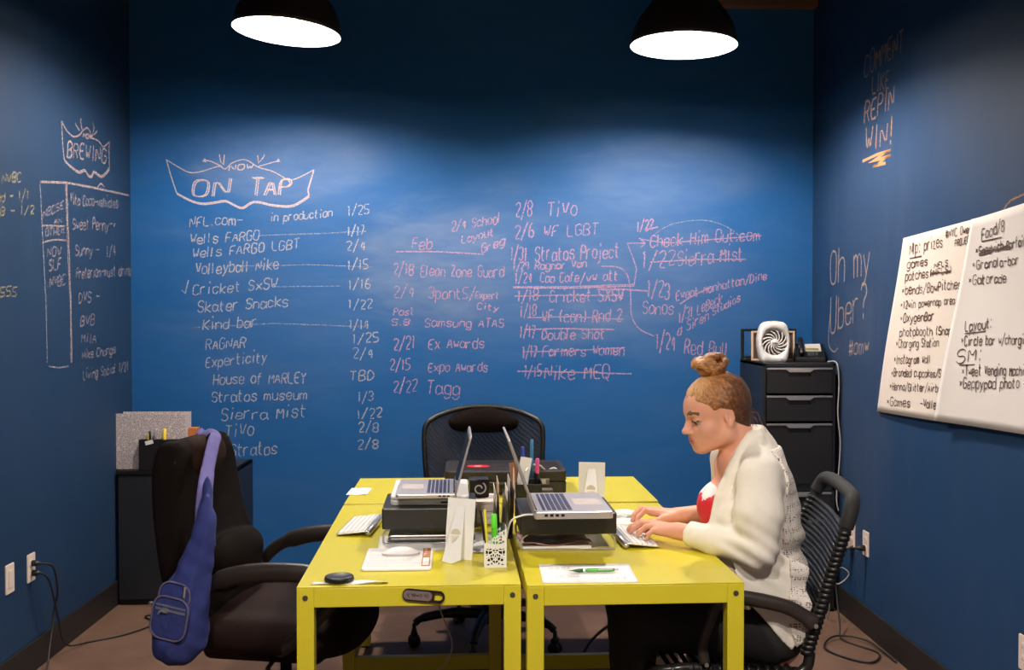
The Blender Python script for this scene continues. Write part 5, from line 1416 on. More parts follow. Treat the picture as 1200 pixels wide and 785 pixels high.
# --- blue sling bag over the chair
def sling_bag():
    Yb = 3.06
    c = aty(212, 715, Yb)
    t = thing('sling_bag', 'blue denim sling bag hanging by its strap from the brown chair', 'bag', (c.x, Yb, c.z))
    def den(name, col):
        return mat(name, col, .85, var=.35, scale=25, bump=.5, bscale=90)
    M_D = den('blue_denim', (.018, .028, .15)); M_D2 = den('faded_violet_denim', (.10, .085, .26)); M_PIPE = den('grey_violet_piping', (.10, .085, .15))
    P = lambda px, py, y=Yb: aty(px, py, y)
    s = SDF((c.x - .18, Yb - .13, c.z - .25), (c.x + .19, Yb + .10, c.z + .42), .006)
    def e(px, py, rx, rz, ry=.05, y=Yb, k=.04, rot=0):
        R = np.array(Matrix.Rotation(rot, 3, 'Y')); s.ell(P(px, py, y), (rx, ry, rz), k, 0, R=R)
    e(212, 742, .080, .085, .055); e(214, 715, .075, .10, .055, rot=.1); e(222, 690, .055, .12, .045, rot=.2); e(234, 650, .034, .12, .032, rot=.2); e(240, 620, .022, .10, .022, rot=.1); e(242, 588, .016, .085, .014, y=3.10, rot=.05); e(205, 757, .060, .05, .05)
    s.displace(lambda X, Y, Z: .0022 * np.sin(70 * X + 55 * Z) * np.sin(38 * Z + 3) + .0015 * np.sin(130 * X - 40 * Z))
    sobj('bag_body', s, M_D, t, 1)
    # strap from the bag over the top of the backrest
    pts = [P(242, 640), P(239, 612, 3.09), P(240, 580, 3.13), P(244, 548, 3.24), P(250, 520, 3.34), P(252, 510, 3.40), Vector((-.955, 3.47, 1.062)), Vector((-.995, 3.53, 1.040)), Vector((-1.035, 3.57, .98)), Vector((-1.05, 3.58, .88))]
    b = MB(); b.tube(smooth_pts(pts, 6), [.030 - .0003 * i for i in range(20)] + [.022 + .0 * i for i in range(41)], 12, flat=.28, upv=(.55, -.8, .2)); obj('strap', b, M_D2, t, smooth=True, world=True, label='faded violet strap')
    # front pocket and flap, with zips
    for nm, px, py, wx, wz, yo in (('front_pocket', 200, 724, .115, .125, -.052), ('top_pocket', 206, 699, .10, .085, -.040)):
        q = P(px, py, Yb + yo)
        M = Matrix.Translation(q) @ Matrix.Rotation(.16, 4, 'Y') @ Matrix.Rotation(-.25, 4, 'Z') @ Matrix.Rotation(PI / 2, 4, 'X')
        o2 = rrect(wx, wz, .035, 6)
        b = MB(M); b.prism(o2, -.012, .008); pk = obj(nm, b, M_D, t, bevel=.006, world=True)
        b = MB(M); b.tube([(x, y, .009) for x, y in o2], .0032, 6, closed=True); obj('piping', b, M_PIPE, pk, smooth=True, world=True, label='grey piping')
        b = MB(M); zc = wz * .18
        if nm == 'front_pocket':
            b.bx(-wx * .42, wx * .42, zc - .003, zc + .003, .008, .0105); b.bx(-wx * .42, wx * .42, zc + .010, zc + .015, .008, .0098)
            obj('zipper', b, M_SILVER, pk, world=True, label='silver zipper')
            b = MB(M); b.bx(-.022, -.006, zc - .007, zc + .007, .0105, .016); b.tube([(-.016, zc, .014), (-.03, zc - .006, .016), (-.033, zc - .014, .016)], .003, 6); obj('zip_pull', b, M_SILVER, pk, world=True)
        else:
            b.bx(wx * .30, wx * .36, -wz * .30, wz * .42, .008, .012); obj('zipper', b, M_SILVER, pk, world=True, label='silver zipper')
            b = MB(M); b.tube([(wx * .33, wz * .45, .014), (wx * .35, wz * .1, .016)], .004, 6); obj('zip_pull', b, M_SILVER, pk, world=True)
    b = MB(); b.tube([P(184, 708), P(178, 706), P(174, 708)], .004, 6); b.lathe([(.006, -.004), (.008, 0), (.006, .004)], 10, c=P(177, 706)); obj('buckle', b, M_STEEL, t, world=True)
sling_bag()

# --- tubular chair of the woman
def cord_chair():
    t = thing('office_chair', 'black tubular chair with corded backrest under the seated woman', 'chair', (.86, 3.18, 0))
    M_T = mat('black_tube', (.012, .011, .011), .28)
    YN, YFR = 2.93, 3.44
    bx = lambda f: .950 + .138 * f            # backrest x at height fraction
    z0, z1 = .47, .92
    def bp(u, f):                              # u 0 near .. 1 far
        y = YN + .02 + (YFR - YN - .04) * u
        return Vector((bx(f) + .018 * math.sin(PI * u) + .065 * u * f, y, z0 + (z1 - z0) * f))
    ring = [bp(0, 0), bp(0, .3), bp(0, .6), bp(0, .88), bp(.04, .97), bp(.16, 1.0), bp(.5, 1.0), bp(.84, 1.0), bp(.96, .97), bp(1, .88), bp(1, .6), bp(1, .3), bp(1, 0)]
    b = MB(); b.tube(smooth_pts(ring, 6), .017, 12); obj('back_frame', b, M_T, t, smooth=True, world=True)
    gr = MB(); gr.tube(smooth_pts([bp(0, .82), bp(0, .9), bp(.04, .97), bp(.16, 1.0), bp(.5, 1.0), bp(.84, 1.0), bp(.96, .97), bp(1, .88)], 6), .022, 12); obj('foam_grip', gr, mat('foam_grip', (.010, .009, .009), .8, bump=.2), t, smooth=True, world=True)
    for i in range(24):
        f = .03 + i * .034
        b = MB(); b.tube([bp(u, f + .05 * (u - .5)) + Vector((.0, 0, 0)) for u in (0, .2, .4, .6, .8, 1)], .0085, 6, flat=.6)
        b.tube([bp(0, f - .025) + Vector((0, 0, -.007)), bp(0, f - .025) + Vector((0, 0, .007))], .0200, 10); b.tube([bp(1, f + .025) + Vector((0, 0, -.007)), bp(1, f + .025) + Vector((0, 0, .007))], .0200, 10)
        obj('back_cord', b, M_BPLASTIC, t, smooth=True, world=True)
    # seat loop with cords
    sx0, sx1, sz = .50, .958, .405
    loop = [(sx1, YN + .02, sz + .065), (sx1 - .01, YN + .02, sz + .02), (sx1 - .06, YN + .02, sz - .004), (.80, YN + .02, sz + .004), (.62, YN + .02, sz + .022), (.545, YN + .02, sz + .018), (.50, YN + .06, sz + .005), (.488, 3.18, sz), (.50, YFR - .06, sz + .005), (.545, YFR - .02, sz + .018), (.62, YFR - .02, sz + .022), (.80, YFR - .02, sz + .004), (sx1 - .06, YFR - .02, sz - .004), (sx1 - .01, YFR - .02, sz + .02), (sx1, YFR - .02, sz + .065)]
    b = MB(); b.tube(smooth_pts(loop, 6), .0165, 12); obj('seat_frame', b, M_T, t, smooth=True, world=True)
    for i in range(14):
        x = .55 + i * .028; zc = sz + .02 - .018 * abs(x - .62) / .3
        b = MB(); b.tube([(x, YN + .02, zc), (x, YN + .06, zc - .002), (x, 3.18, zc - .014), (x, YFR - .06, zc - .002), (x, YFR - .02, zc)], .0085, 6, flat=.6)
        for y in (YN + .02, YFR - .02): b.tube([(x - .006, y, zc), (x + .006, y, zc)], .021, 8)
        obj('seat_cord', b, M_BPLASTIC, t, smooth=True, world=True)
    for y, sg in ((YN - .004, -1), (YFR + .004, 1)):
        A = [aty(826, 776, 2.93), aty(823, 755, 2.93), aty(831, 730, 2.93), aty(840, 708, 2.93), aty(856, 699, 2.93), aty(890, 703, 2.93), aty(922, 711, 2.93), aty(942, 722, 2.93), aty(953, 731, 2.93)]
        A = [Vector((p.x, y, p.z)) for p in A]
        b = MB(); b.tube(smooth_pts(A, 6), [.013] * 20 + [.0175] * 24 + [.020] * 5, 12, flat=1.25); ar = obj('armrest', b, mat('dark_bronze_armrest', (.030, .022, .019), .38), t, smooth=True, world=True)
        b = MB()
        for q in (A[0], A[-1]): b.lathe([(0, -.0235), (.006, -.0235), (.007, -.0215)], 12, c=q, R=Matrix.Rotation(PI / 2 * -1, 3, 'X') if sg < 0 else Matrix.Rotation(PI / 2, 3, 'X'))
        obj('bolt', b, M_SILVER, ar, world=True, label='silver bolt')
    obj('seat_plate', MB().bx(.66, .88, 3.06, 3.30, .335, .375), M_BPLASTIC, t, bevel=.01, world=True)
    b = MB()
    for y in (YN + .02, YFR - .02): b.tube([(.77, y, sz - .004), (.77, 3.18, .365)], .012, 8)
    obj('seat_brace', b, M_T, t, smooth=True, world=True)
    star_base(t, Vector((.77, 3.18, 0)), r=.30, hub_z=.09, col_top=.345, a0=.2)
cord_chair()
# ---------------------------------------------------------------- the seated woman
def woman():
    YC = 3.17
    W = lambda px, py, Y=YC: np.array(aty(px, py, Y))
    t = thing('person', 'person in ivory cardigan with blond bun, seated typing at the right table', 'person', (.86, YC, 0))
    SKIN = mat('skin', (.68, .325, .215), .48, var=.06, scale=22, sss=.12, spec=.4)
    LIP = mat('lips', (.50, .17, .14), .4); NAIL = mat('dark_red_nails', (.035, .006, .008), .2); BROW = mat('brow_brown', (.13, .06, .03), .8); EYEW = mat('eye_white', (.36, .29, .26), .2); IRIS = mat('iris', (.05, .04, .035), .15)
    BLUSH = mat('cheek_skin', (.66, .32, .22), .48, var=.08, scale=18, sss=.12)
    # ---------- head frame
    S_ = np.array([1.04, 1.0, .93]); Sm = 1.0; pit, yw = math.radians(15), math.radians(9)
    f = np.array([-math.cos(pit) * math.cos(yw), -math.cos(pit) * math.sin(yw), -math.sin(pit)])
    l = np.array([math.sin(yw), -math.cos(yw), 0.0])
    u = np.cross(l, f); u = u if u[2] > 0 else -u
    HR = np.stack([f, l, u], 1)
    hc = W(839.5, 482)
    H = lambda F, L, U: hc + S_[0] * F * f + S_[1] * L * l + S_[2] * U * u
    s = SDF((.36, 2.84, .0), (1.06, 3.56, 1.34), .0036)
    he = lambda F, L, U, r, k=.012, m=0, mode='u': s.ell(H(F, L, U), np.array(r) * S_, k, m, mode, HR)
    hcn = lambda a, b, r0, r1, k=.01, m=0, mode='u': s.cone(H(*a), H(*b), r0 * Sm, r1 * Sm, k, m, mode)
    # ---------- trunk, neck
    s.ell(W(893, 742), (.12, .165, .10), .03, 0)
    s.ell(W(888, 668), (.105, .135, .12), .05, 0)
    s.ell(W(882, 598), (.110, .150, .13), .05, 0)
    s.ell(W(886, 558), (.070, .165, .075), .05, 0)
    s.ell(W(851, 588), (.074, .108, .075), .05, 0)
    s.cone(W(880, 548), W(862, 512), .070, .056, .03, 0); s.cone(W(862, 512), H(-.03, 0, -.04), .055, .052, .02, 0)
    s.ell(W(852, 548), (.035, .10, .05), .03, 0)
    # ---------- head
    he(-.008, 0, .032, (.096, .077, .090), .01)
    he(.030, 0, -.030, (.060, .061, .082), .02)
    he(.048, 0, .030, (.045, .058, .050), .02)
    for L in (-1, 1):
        hcn((-.006, L * .058, -.045), (.004, L * .054, -.074), .016, .016, .025)
        hcn((.004, L * .054, -.074), (.066, L * .018, -.102), .018, .017, .025)
        he(.050, L * .037, -.042, (.030, .026, .028), .02, 6 if L > 0 else 0)
    he(.030, 0, -.084, (.050, .046, .026), .025)
    he(.080, 0, -.103, (.018, .021, .018), .018)
    he(.072, 0, -.062, (.030, .036, .038), .02)
    he(.079, 0, .016, (.014, .048, .012), .014)
    for L in (-1, 1):
        he(.094, L * .033, -.006, (.017, .017, .013), .012, None, 's')
    hcn((.088, 0, .006), (.107, 0, -.030), .0075, .0088, .010); he(.111, 0, -.036, (.0110, .0108, .0105), .008)
    for L in (-1, 1): he(.099, L * .0125, -.040, (.011, .0080, .0075), .006)
    for L in (-1, 1): he(.107, L * .0065, -.0480, (.004, .0032, .003), .003, 3, 's')
    for L in (-1, 1):
        he(.0735, L * .033, -.006, (.0135, .0150, .0125), .003, 4)
        he(.0845, L * .034, -.0085, (.0040, .0058, .0050), .002, 5)
        he(.0755, L * .033, .0005, (.0140, .0165, .0098), .004, 0)          # lowered upper lid
        hcn((.0875, L * .022, -.0062), (.0872, L * .036, -.0064), .0018, .0022, .002, 3); hcn((.0872, L * .036, -.0064), (.0790, L * .049, -.0076), .0022, .0016, .002, 3)
        hcn((.0950, L * .014, .019), (.0920, L * .032, .0250), .0018, .0022, .002, 3); hcn((.0920, L * .032, .0250), (.0790, L * .052, .020), .0022, .0014, .002, 3)
    he(.0960, 0, -.0665, (.0085, .020, .0052), .004, 1); he(.0950, 0, -.0770, (.0092, .018, .0064), .004, 1)
    hcn((.1035, -.012, -.0716), (.1035, .012, -.0716), .0016, .0016, .003, 3, 's')
    for L in (-1, 1):                                                        # ears
        er = lambda F, U, r, m=0, mode='u', dl=0: s.ell(H(F, L * (.0755 + dl), U), np.array(r) * S_, .006, m, mode, HR)
        er(-.010, -.012, (.017, .0075, .029)); er(-.006, -.011, (.009, .006, .018), 6, 's', .0065); er(-.006, -.040, (.010, .007, .011)); er(.002, -.016, (.005, .006, .008))
    # ---------- arms and hands
    SH = {-1: np.array([.812, 2.995, .985]), 1: np.array([.812, 3.345, .985])}
    nEl, fEl = np.array([.800, 2.965, .768]), np.array([.86, 3.43, .79])
    nW = np.array([.603, 3.150, .790]); fW = np.array([.655, 3.40, .788])
    s.chain([SH[-1], nEl, nW], [.052, .042, .026], .03, 0, .01)
    s.chain([SH[1], fEl, fW], [.052, .042, .0265], .03, 0, .01)
    def hand(wr, mcps, fingers, thumb, k=.012):
        n = len(mcps)
        for i, m_ in enumerate(mcps):
            a = wr + (mcps[min(i, n - 1)] - mcps[1]) * .45
            s.cone(a, m_, .0185 if 0 < i < 3 else .016, .0125, k, 0)
        for m_, (p1, p2, tip), r in zip(mcps, fingers, (.0088, .0092, .0088, .0078)):
            s.chain([m_, p1, p2, tip], [r * 1.12, r, r * .94, r * .82], .006, 0, .004)
            d = tip - p2; d = d / np.linalg.norm(d)
            s.ell(tip + np.array([0, 0, .0045]) - d * .001, (.0062, .0050, .0040), .0015, 2)
        s.chain(thumb, [.0165, .0135, .0108, .0088], .012, 0, .005)
        d = thumb[-1] - thumb[-2]; d /= np.linalg.norm(d); s.ell(thumb[-1] + np.array([-.002, -.003, .0045]), (.0065, .0055, .004), .0015, 2)
    def curl(m_, tip, lift, out=.0):
        d = tip - m_
        p1 = m_ + d * .42 + np.array([0, 0, lift]); p2 = m_ + d * .80 + np.array([-.004, 0, lift * .55])
        return (p1, p2, tip)
    nm = [np.array([.536, 3.236, .797]), np.array([.530, 3.212, .799]), np.array([.533, 3.188, .794]), np.array([.543, 3.166, .784])]
    nt = [np.array([.466, 3.275, .7665]), np.array([.470, 3.240, .7665]), np.array([.484, 3.195, .7645]), np.array([.506, 3.155, .763])]
    hand(nW, nm, [curl(a, b, .013) for a, b in zip(nm, nt)], [nW + [-.02, .02, -.004], np.array([.556, 3.232, .778]), np.array([.520, 3.262, .770]), np.array([.498, 3.275, .766])])
    fm_ = [np.array([.560, 3.395, .800]), np.array([.553, 3.420, .803]), np.array([.555, 3.443, .799]), np.array([.564, 3.463, .790])]
    ft = [np.array([.508, 3.380, .768]), np.array([.500, 3.412, .768]), np.array([.505, 3.440, .767]), np.array([.520, 3.470, .766])]
    hand(fW, fm_, [curl(a, b, .019) for a, b in zip(fm_, ft)], [fW + [-.02, -.02, -.004], np.array([.600, 3.372, .782]), np.array([.562, 3.355, .774]), np.array([.540, 3.352, .768])])
    # ---------- legs (under the trousers)
    KN = {-1: np.array([.455, 3.075, .525]), 1: np.array([.470, 3.275, .525])}
    HP = {-1: np.array([.850, 3.085, .500]), 1: np.array([.850, 3.255, .500])}
    AN = {-1: np.array([.455, 3.09, .085]), 1: np.array([.475, 3.27, .085])}
    for sg in (-1, 1):
        s.chain([HP[sg], KN[sg], AN[sg], AN[sg] + [-.12, 0, -.055]], [.085, .058, .036, .028], .03, 0, .012)
    sobj('body', s, [SKIN, LIP, NAIL, BROW, EYEW, IRIS, BLUSH], t, 1)

    # ---------- trousers, shoes
    s = SDF((.33, 2.93, .06), (1.06, 3.42, .66), .007)
    s.ell(W(893, 735), (.135, .180, .100), .03)
    for sg in (-1, 1): s.chain([HP[sg], KN[sg], KN[sg] * .4 + AN[sg] * .6, AN[sg]], [.100, .074, .064, .056], .04, None, .015)
    s.displace(lambda X, Y, Z: .002 * np.sin(60 * X + 30 * Z) * np.sin(45 * Z))
    sobj('trousers', s, mat('black_trousers', (.0075, .007, .0075), .85, bump=.2), t, 1, label='black trousers')
    for sg in (-1, 1):
        s = SDF(AN[sg] - [.24, .07, .09], AN[sg] + [.08, .07, .05], .006)
        s.chain([AN[sg] + [.02, 0, -.045], AN[sg] + [-.09, 0, -.05], AN[sg] + [-.17, 0, -.058]], [.040, .038, .026], .01); s.half(AN[sg] * [1, 1, 0] + [0, 0, .003], (0, 0, -1), .003)
        sobj('shoe', s, M_BPLASTIC, t, 1)

    # ---------- red top with white edging
    def poly_d(X, Z, pts):
        P = np.array(pts, float); d = np.full(np.broadcast(X, Z).shape, 1e9, np.float32); sg = np.ones_like(d); n = len(P); j = n - 1
        for i in range(n):
            e = P[j] - P[i]; wx, wz = X - P[i][0], Z - P[i][1]
            tt = np.clip((wx * e[0] + wz * e[1]) / (e @ e), 0, 1); bx_, bz = wx - e[0] * tt, wz - e[1] * tt
            d = np.minimum(d, bx_ ** 2 + bz ** 2)
            c1, c2, c3 = Z >= P[i][1], Z < P[j][1], e[0] * wz > e[1] * wx
            fl = (c1 & c2 & c3) | (~c1 & ~c2 & ~c3); sg = np.where(fl, -sg, sg); j = i
        return sg * np.sqrt(d)
    s = SDF((.58, 2.98, .42), (1.02, 3.36, 1.02), .0055)
    s.ell(W(893, 735), (.138, .172, .105), .03, 0)
    s.ell(W(888, 668), (.112, .142, .125), .05, 0)
    s.ell(W(882, 598), (.115, .155, .13), .05, 0)
    s.ell(W(848, 594), (.082, .118, .085), .05, 0); s.ell(W(852, 640), (.076, .110, .090), .05, 0)
    # scooped neckline: a slanting cut
    a, b = W(815, 578), W(858, 560); n = np.array([-(b - a)[2], 0, (b - a)[0]]); s.half(a + (b - a) * .5 + [0, 0, .012], n * np.sign(n[2]), .004)
    s.half(W(893, 752), (0, 0, -1), .01)
    sl, X, Y, Z = s._sub(s.lo, s.lo + s.n * s.res)
    band = ((X - a[0]) * n[0] + (Z - a[2]) * n[2]) / np.linalg.norm(n) * np.sign(n[2]) + 0 * Y
    tri = band > -.020 + .012 * np.abs(np.sin((Y - YC + .04) * 32))
    s.M[tri] = 1
    s.displace(lambda X, Y, Z: .0016 * np.sin(90 * Z + 40 * X) * np.sin(50 * Y))
    sobj('tank_top', s, [mat('red_jersey', (.62, .012, .022), .6, var=.15, bump=.15), mat('white_lace_edge', (.80, .76, .73), .7, bump=.3)], t, 1, label='red top with white edging')

    # ---------- cardigan
    s = SDF((.56, 2.84, .40), (1.06, 3.52, 1.12), .005)
    s.ell(W(890, 560), (.082, .185, .080), .03); s.cone(W(884, 530), SH[-1] + [.012, .02, .01], .060, .055, .05); s.cone(W(884, 530), SH[1] + [.012, -.02, .01], .060, .055, .05)
    s.ell(W(886, 600), (.128, .165, .13), .05)
    s.ell(W(890, 660), (.132, .160, .125), .05)
    s.ell(W(897, 715), (.132, .180, .100), .05)
    for sg in (-1, 1): s.ell(W(852, 600) + [0, sg * .085, 0], (.070, .072, .080), .04)
    s.cone(W(884, 560), W(872, 512), .085, .070, .03)
    # front opening
    s.rbox(W(812, 610), (.115, .080, .26), .03, .015, None, 's', R=np.array(Matrix.Rotation(.10, 3, 'Y')))
    s.rbox(W(838, 540), (.075, .062, .14), .03, .015, None, 's', R=np.array(Matrix.Rotation(.55, 3, 'Y')))
    s.cone(W(846, 520), W(866, 500), .070, .064, .01, None, 's'); s.cone(W(866, 500), W(874, 470), .062, .075, .01, None, 's')
    # shawl collar, both sides
    for sg in (-1, 1):
        o_ = 8 if sg < 0 else 10
        P = [W(884, 505, YC + sg * .004), W(878, 511, YC + sg * .050), W(864 + o_ * .5, 530, YC + sg * .078), W(849 + o_, 555, YC + sg * .088), W(838 + o_, 582, YC + sg * .096), W(832 + o_, 613, YC + sg * .100), W(833 + o_, 650, YC + sg * .100), W(846 + o_ * .6, 690, YC + sg * .106), W(862, 715, YC + sg * .12)]
        R_ = [.013, .015, .018, .020, .022, .023, .022, .019, .015]
        s.chain(P, R_, .012, None, .004)
        P2 = [p + np.array([.030 + .008 * (i > 3), sg * .016, -.004]) for i, p in enumerate(P)]
        s.chain(P2[1:], [.012, .015, .018, .021, .023, .023, .019, .014], .012, None, .004)
    # sleeves
    s.chain([SH[-1] + [.008, .008, .0], (SH[-1] + nEl) / 2 + [.006, -.004, 0], nEl + [.004, 0, .006]], [.064, .067, .058], .012, None, .03)
    s.chain([nEl + [.004, 0, .006], nEl * .5 + nW * .5, nW * .82 + nEl * .18, nW * .95 + nEl * .05], [.060, .046, .037, .034], .012, None, .012)
    s.chain([SH[1] + [.008, -.008, .0], (SH[1] + fEl) / 2, fEl, fEl * .5 + fW * .5, fW * .72 + fEl * .28], [.072, .070, .056, .045, .036], .03, None, .012)
    s.half((0, 0, TZ + .0035), (0, 0, -1), .001) if False else None
    # open cuffs
    for wv, ev, r in ((nW, nEl, .0285), (fW, fEl, .029)):
        d = (ev - wv) / np.linalg.norm(ev - wv)
        c = wv + d * (.012 if wv is nW else .055)
        s.cone(c - d * .05, c + d * .018, r, r, .003, None, 's')
        s.cone(c - d * .060, c - d * .018, .060, .060, .002, None, 's')
    # long pointed front panels hanging over the hips, near and far
    for sg in (-1, 1):
        q = lambda px, py: (lambda p: (p[0], p[2]))(W(px, py, 2.985))
        pts = [q(856, 660), q(905, 640), q(944, 665), q(948, 735), q(929, 766), q(912, 748), q(893, 726), q(872, 704)]
        sl, X, Y, Z = s._sub((.72, YC + (-.24 if sg < 0 else .12), .40), (1.05, YC + (-.12 if sg < 0 else .24), .80))
        yc = YC + sg * (.184 + .006 * np.sin(X * 60) * (Z < .62))
        d2 = poly_d(X, Z, pts) + 0 * Y; dy = np.abs(Y - yc) - .006
        d = np.maximum(d2 + .004, dy); s._mix(sl, d, .012, None, 'u')
    # folds: round the elbow, under the arm, down the panel
    def folds(X, Y, Z):
        r1 = np.exp(-(((X - nEl[0]) ** 2 + (Y - nEl[1]) ** 2 + (Z - nEl[2]) ** 2) / .0075))
        w1 = .0055 * np.sin(150 * (X * .55 + Z * .85) + 22 * (Y - 3)) * r1
        r2 = np.exp(-((X - .90) ** 2 / .01 + (Z - .72) ** 2 / .02))
        return w1 + .0022 * np.sin(75 * (X + .8 * Z)) * np.sin(20 * Y) * r2 + .0009 * np.sin(55 * X + 33 * Z) * np.sin(47 * Z - 21 * Y)
    s.displace(folds)
    KNIT = mat('ivory_knit', (.80, .745, .655), .9, var=.04, scale=40, bump=.35, bscale=420, sheen=.1, spec=.2)
    cd = sobj('cardigan', s, KNIT, t, 1, label='ivory cardigan with open front')
    # crocheted back panel, slightly ruffled, over the back of the cardigan
    lace = SDF((.56, 2.84, .40), (1.06, 3.52, 1.12), .005)
    sl, X, Y, Z = lace._sub(lace.lo, lace.lo + lace.n * lace.res)
    g0, g1 = W(900, 505, 3.0), W(926, 760, 3.0)
    line_x = g0[0] + (g1[0] - g0[0]) * np.clip((g0[2] - Z) / (g0[2] - g1[2]), 0, 1) ** .8 + .012 * np.sin(Z * 30) - .02 * np.exp(-((Z - .80) / .05) ** 2)
    arm = np.minimum(np.sqrt((Y - 2.975) ** 2 + (X - .82) ** 2) - .085, 9) + 0 * Z
    ruff = .0075 + .006 * np.sin(Z * 62 + Y * 9) * np.clip((.90 - Z) / .1, 0, 1) + .010 * np.exp(-((Z - .775) / .03) ** 2)
    shell = np.maximum(s.D - ruff, -(s.D + .004))
    lace.D = np.maximum(np.maximum(shell, line_x - X), -arm).astype(np.float32)
    lace.D = np.maximum(lace.D, .46 - Z).astype(np.float32); lace.D = np.maximum(lace.D, Z - 1.055).astype(np.float32)
    def lace_mat():
        m = mat('crochet_lace', (.78, .72, .66), .9, var=.05, sheen=.1, spec=.2); nt = m.node_tree; N = nt.nodes; L = nt.links; b = N['Principled BSDF']
        tc = N.new('ShaderNodeTexCoord'); mp = N.new('ShaderNodeMapping'); mp.inputs['Scale'].default_value = (1, 1, 1.35); L.new(tc.outputs['Object'], mp.inputs[0])
        v = N.new('ShaderNodeTexVoronoi'); v.inputs['Scale'].default_value = 120; v.inputs['Randomness'].default_value = .35; L.new(mp.outputs[0], v.inputs['Vector'])
        wv = N.new('ShaderNodeTexWave'); wv.bands_direction = 'Z'; wv.inputs['Scale'].default_value = 9; wv.inputs['Distortion'].default_value = 3; L.new(tc.outputs['Object'], wv.inputs['Vector'])
        th = N.new('ShaderNodeMapRange'); th.inputs[3].default_value = .16; th.inputs[4].default_value = .42; L.new(wv.outputs['Fac'], th.inputs[0])
        lt = N.new('ShaderNodeMath'); lt.operation = 'LESS_THAN'; L.new(v.outputs['Distance'], lt.inputs[0]); L.new(th.outputs[0], lt.inputs[1])
        mx = N.new('ShaderNodeMix'); mx.data_type = 'RGBA'; src = b.inputs['Base Color'].links[0].from_socket; L.new(src, mx.inputs[6]); mx.inputs[7].default_value = (.20, .12, .11, 1); L.new(lt.outputs[0], mx.inputs[0]); L.new(mx.outputs[2], b.inputs['Base Color'])
        bp = N.new('ShaderNodeBump'); bp.inputs['Strength'].default_value = .6; bp.inputs['Distance'].default_value = .003; L.new(v.outputs['Distance'], bp.inputs['Height']); L.new(bp.outputs['Normal'], b.inputs['Normal'])
        return m
    sobj('lace_panel', lace, lace_mat(), t, 3, label='crocheted lace back panel')

    # ---------- hair
    B0 = (.022, 0, .128)
    bw = hc + S_[0] * B0[0] * f + S_[2] * B0[2] * u
    bl_ = Vector(bw) - t.location
    def hair_mat(name, radial, r0, r1):
        m = bpy.data.materials.new(name); m.use_nodes = True
        nt = m.node_tree; N = nt.nodes; L = nt.links; b = N['Principled BSDF']
        b.inputs['Roughness'].default_value = .5; b.inputs['Specular IOR Level'].default_value = .4
        tc = N.new('ShaderNodeTexCoord')
        vs = N.new('ShaderNodeVectorMath'); vs.operation = 'SUBTRACT'; vs.inputs[1].default_value = bl_; L.new(tc.outputs['Object'], vs.inputs[0])
        ln = N.new('ShaderNodeVectorMath'); ln.operation = 'LENGTH'; L.new(vs.outputs[0], ln.inputs[0])
        nz = N.new('ShaderNodeTexNoise'); nz.inputs['Detail'].default_value = 5; nz.inputs['Roughness'].default_value = .7
        if radial:
            nm_ = N.new('ShaderNodeVectorMath'); nm_.operation = 'NORMALIZE'; L.new(vs.outputs[0], nm_.inputs[0]); L.new(nm_.outputs[0], nz.inputs['Vector']); nz.inputs['Scale'].default_value = 16
        else:
            mp = N.new('ShaderNodeMapping'); mp.inputs['Scale'].default_value = (60, 60, 190); mp.inputs['Rotation'].default_value = (.5, .4, 0); L.new(vs.outputs[0], mp.inputs[0]); L.new(mp.outputs[0], nz.inputs['Vector']); nz.inputs['Scale'].default_value = 1.0
        mr = N.new('ShaderNodeMapRange'); mr.inputs[1].default_value = r0; mr.inputs[2].default_value = r1; mr.inputs[3].default_value = .78; mr.inputs[4].default_value = .16; L.new(ln.outputs['Value'], mr.inputs[0])
        dt = N.new('ShaderNodeVectorMath'); dt.operation = 'DOT_PRODUCT'; dt.inputs[1].default_value = tuple(f * 2.6); L.new(vs.outputs[0], dt.inputs[0])
        ad = N.new('ShaderNodeMath'); ad.operation = 'ADD'; L.new(mr.outputs[0], ad.inputs[0]); L.new(dt.outputs['Value'], ad.inputs[1])
        sb = N.new('ShaderNodeMath'); sb.operation = 'MULTIPLY_ADD'; L.new(nz.outputs['Fac'], sb.inputs[0]); sb.inputs[1].default_value = 1.5; sb.inputs[2].default_value = -.75
        a2 = N.new('ShaderNodeMath'); a2.operation = 'ADD'; L.new(ad.outputs[0], a2.inputs[0]); L.new(sb.outputs[0], a2.inputs[1])
        cr = N.new('ShaderNodeValToRGB'); e = cr.color_ramp.elements
        e[0].position = 0; e[0].color = (.045, .016, .007, 1); e[1].position = 1; e[1].color = (.66, .36, .15, 1)
        for p_, c_ in ((.3, (.13, .047, .017, 1)), (.55, (.32, .13, .042, 1)), (.78, (.50, .24, .08, 1))):
            q = e.new(p_); q.color = c_
        L.new(a2.outputs[0], cr.inputs[0]); L.new(cr.outputs[0], b.inputs['Base Color'])
        bp = N.new('ShaderNodeBump'); bp.inputs['Strength'].default_value = .7; bp.inputs['Distance'].default_value = .003; L.new(nz.outputs['Fac'], bp.inputs['Height']); L.new(bp.outputs['Normal'], b.inputs['Normal'])
        return m
    HB = hair_mat('swept_streaked_hair', True, .04, .20); HK = hair_mat('coiled_streaked_hair', False, .0, .42); HM = mat('brown_stray_hair', (.16, .06, .022), .5)
    lo_, hi_ = hc - [.16, .14, .15], hc + [.16, .14, .19]
    s = SDF(lo_, hi_, .0028)
    s.ell(H(-.013, 0, .036), np.array((.1015, .0835, .0955)) * S_, .01, 0, 'u', HR)
    s.ell(H(-.055, 0, -.020), np.array((.045, .062, .062)) * S_, .03, 0, 'u', HR)
    s.ell(H(-.062, 0, -.066), np.array((.026, .046, .030)) * S_, .03, 0, 'u', HR)
    sl, X, Y, Z = s._sub(s.lo, s.lo + s.n * s.res)
    x, y, z = X - hc[0], Y - hc[1], Z - hc[2]
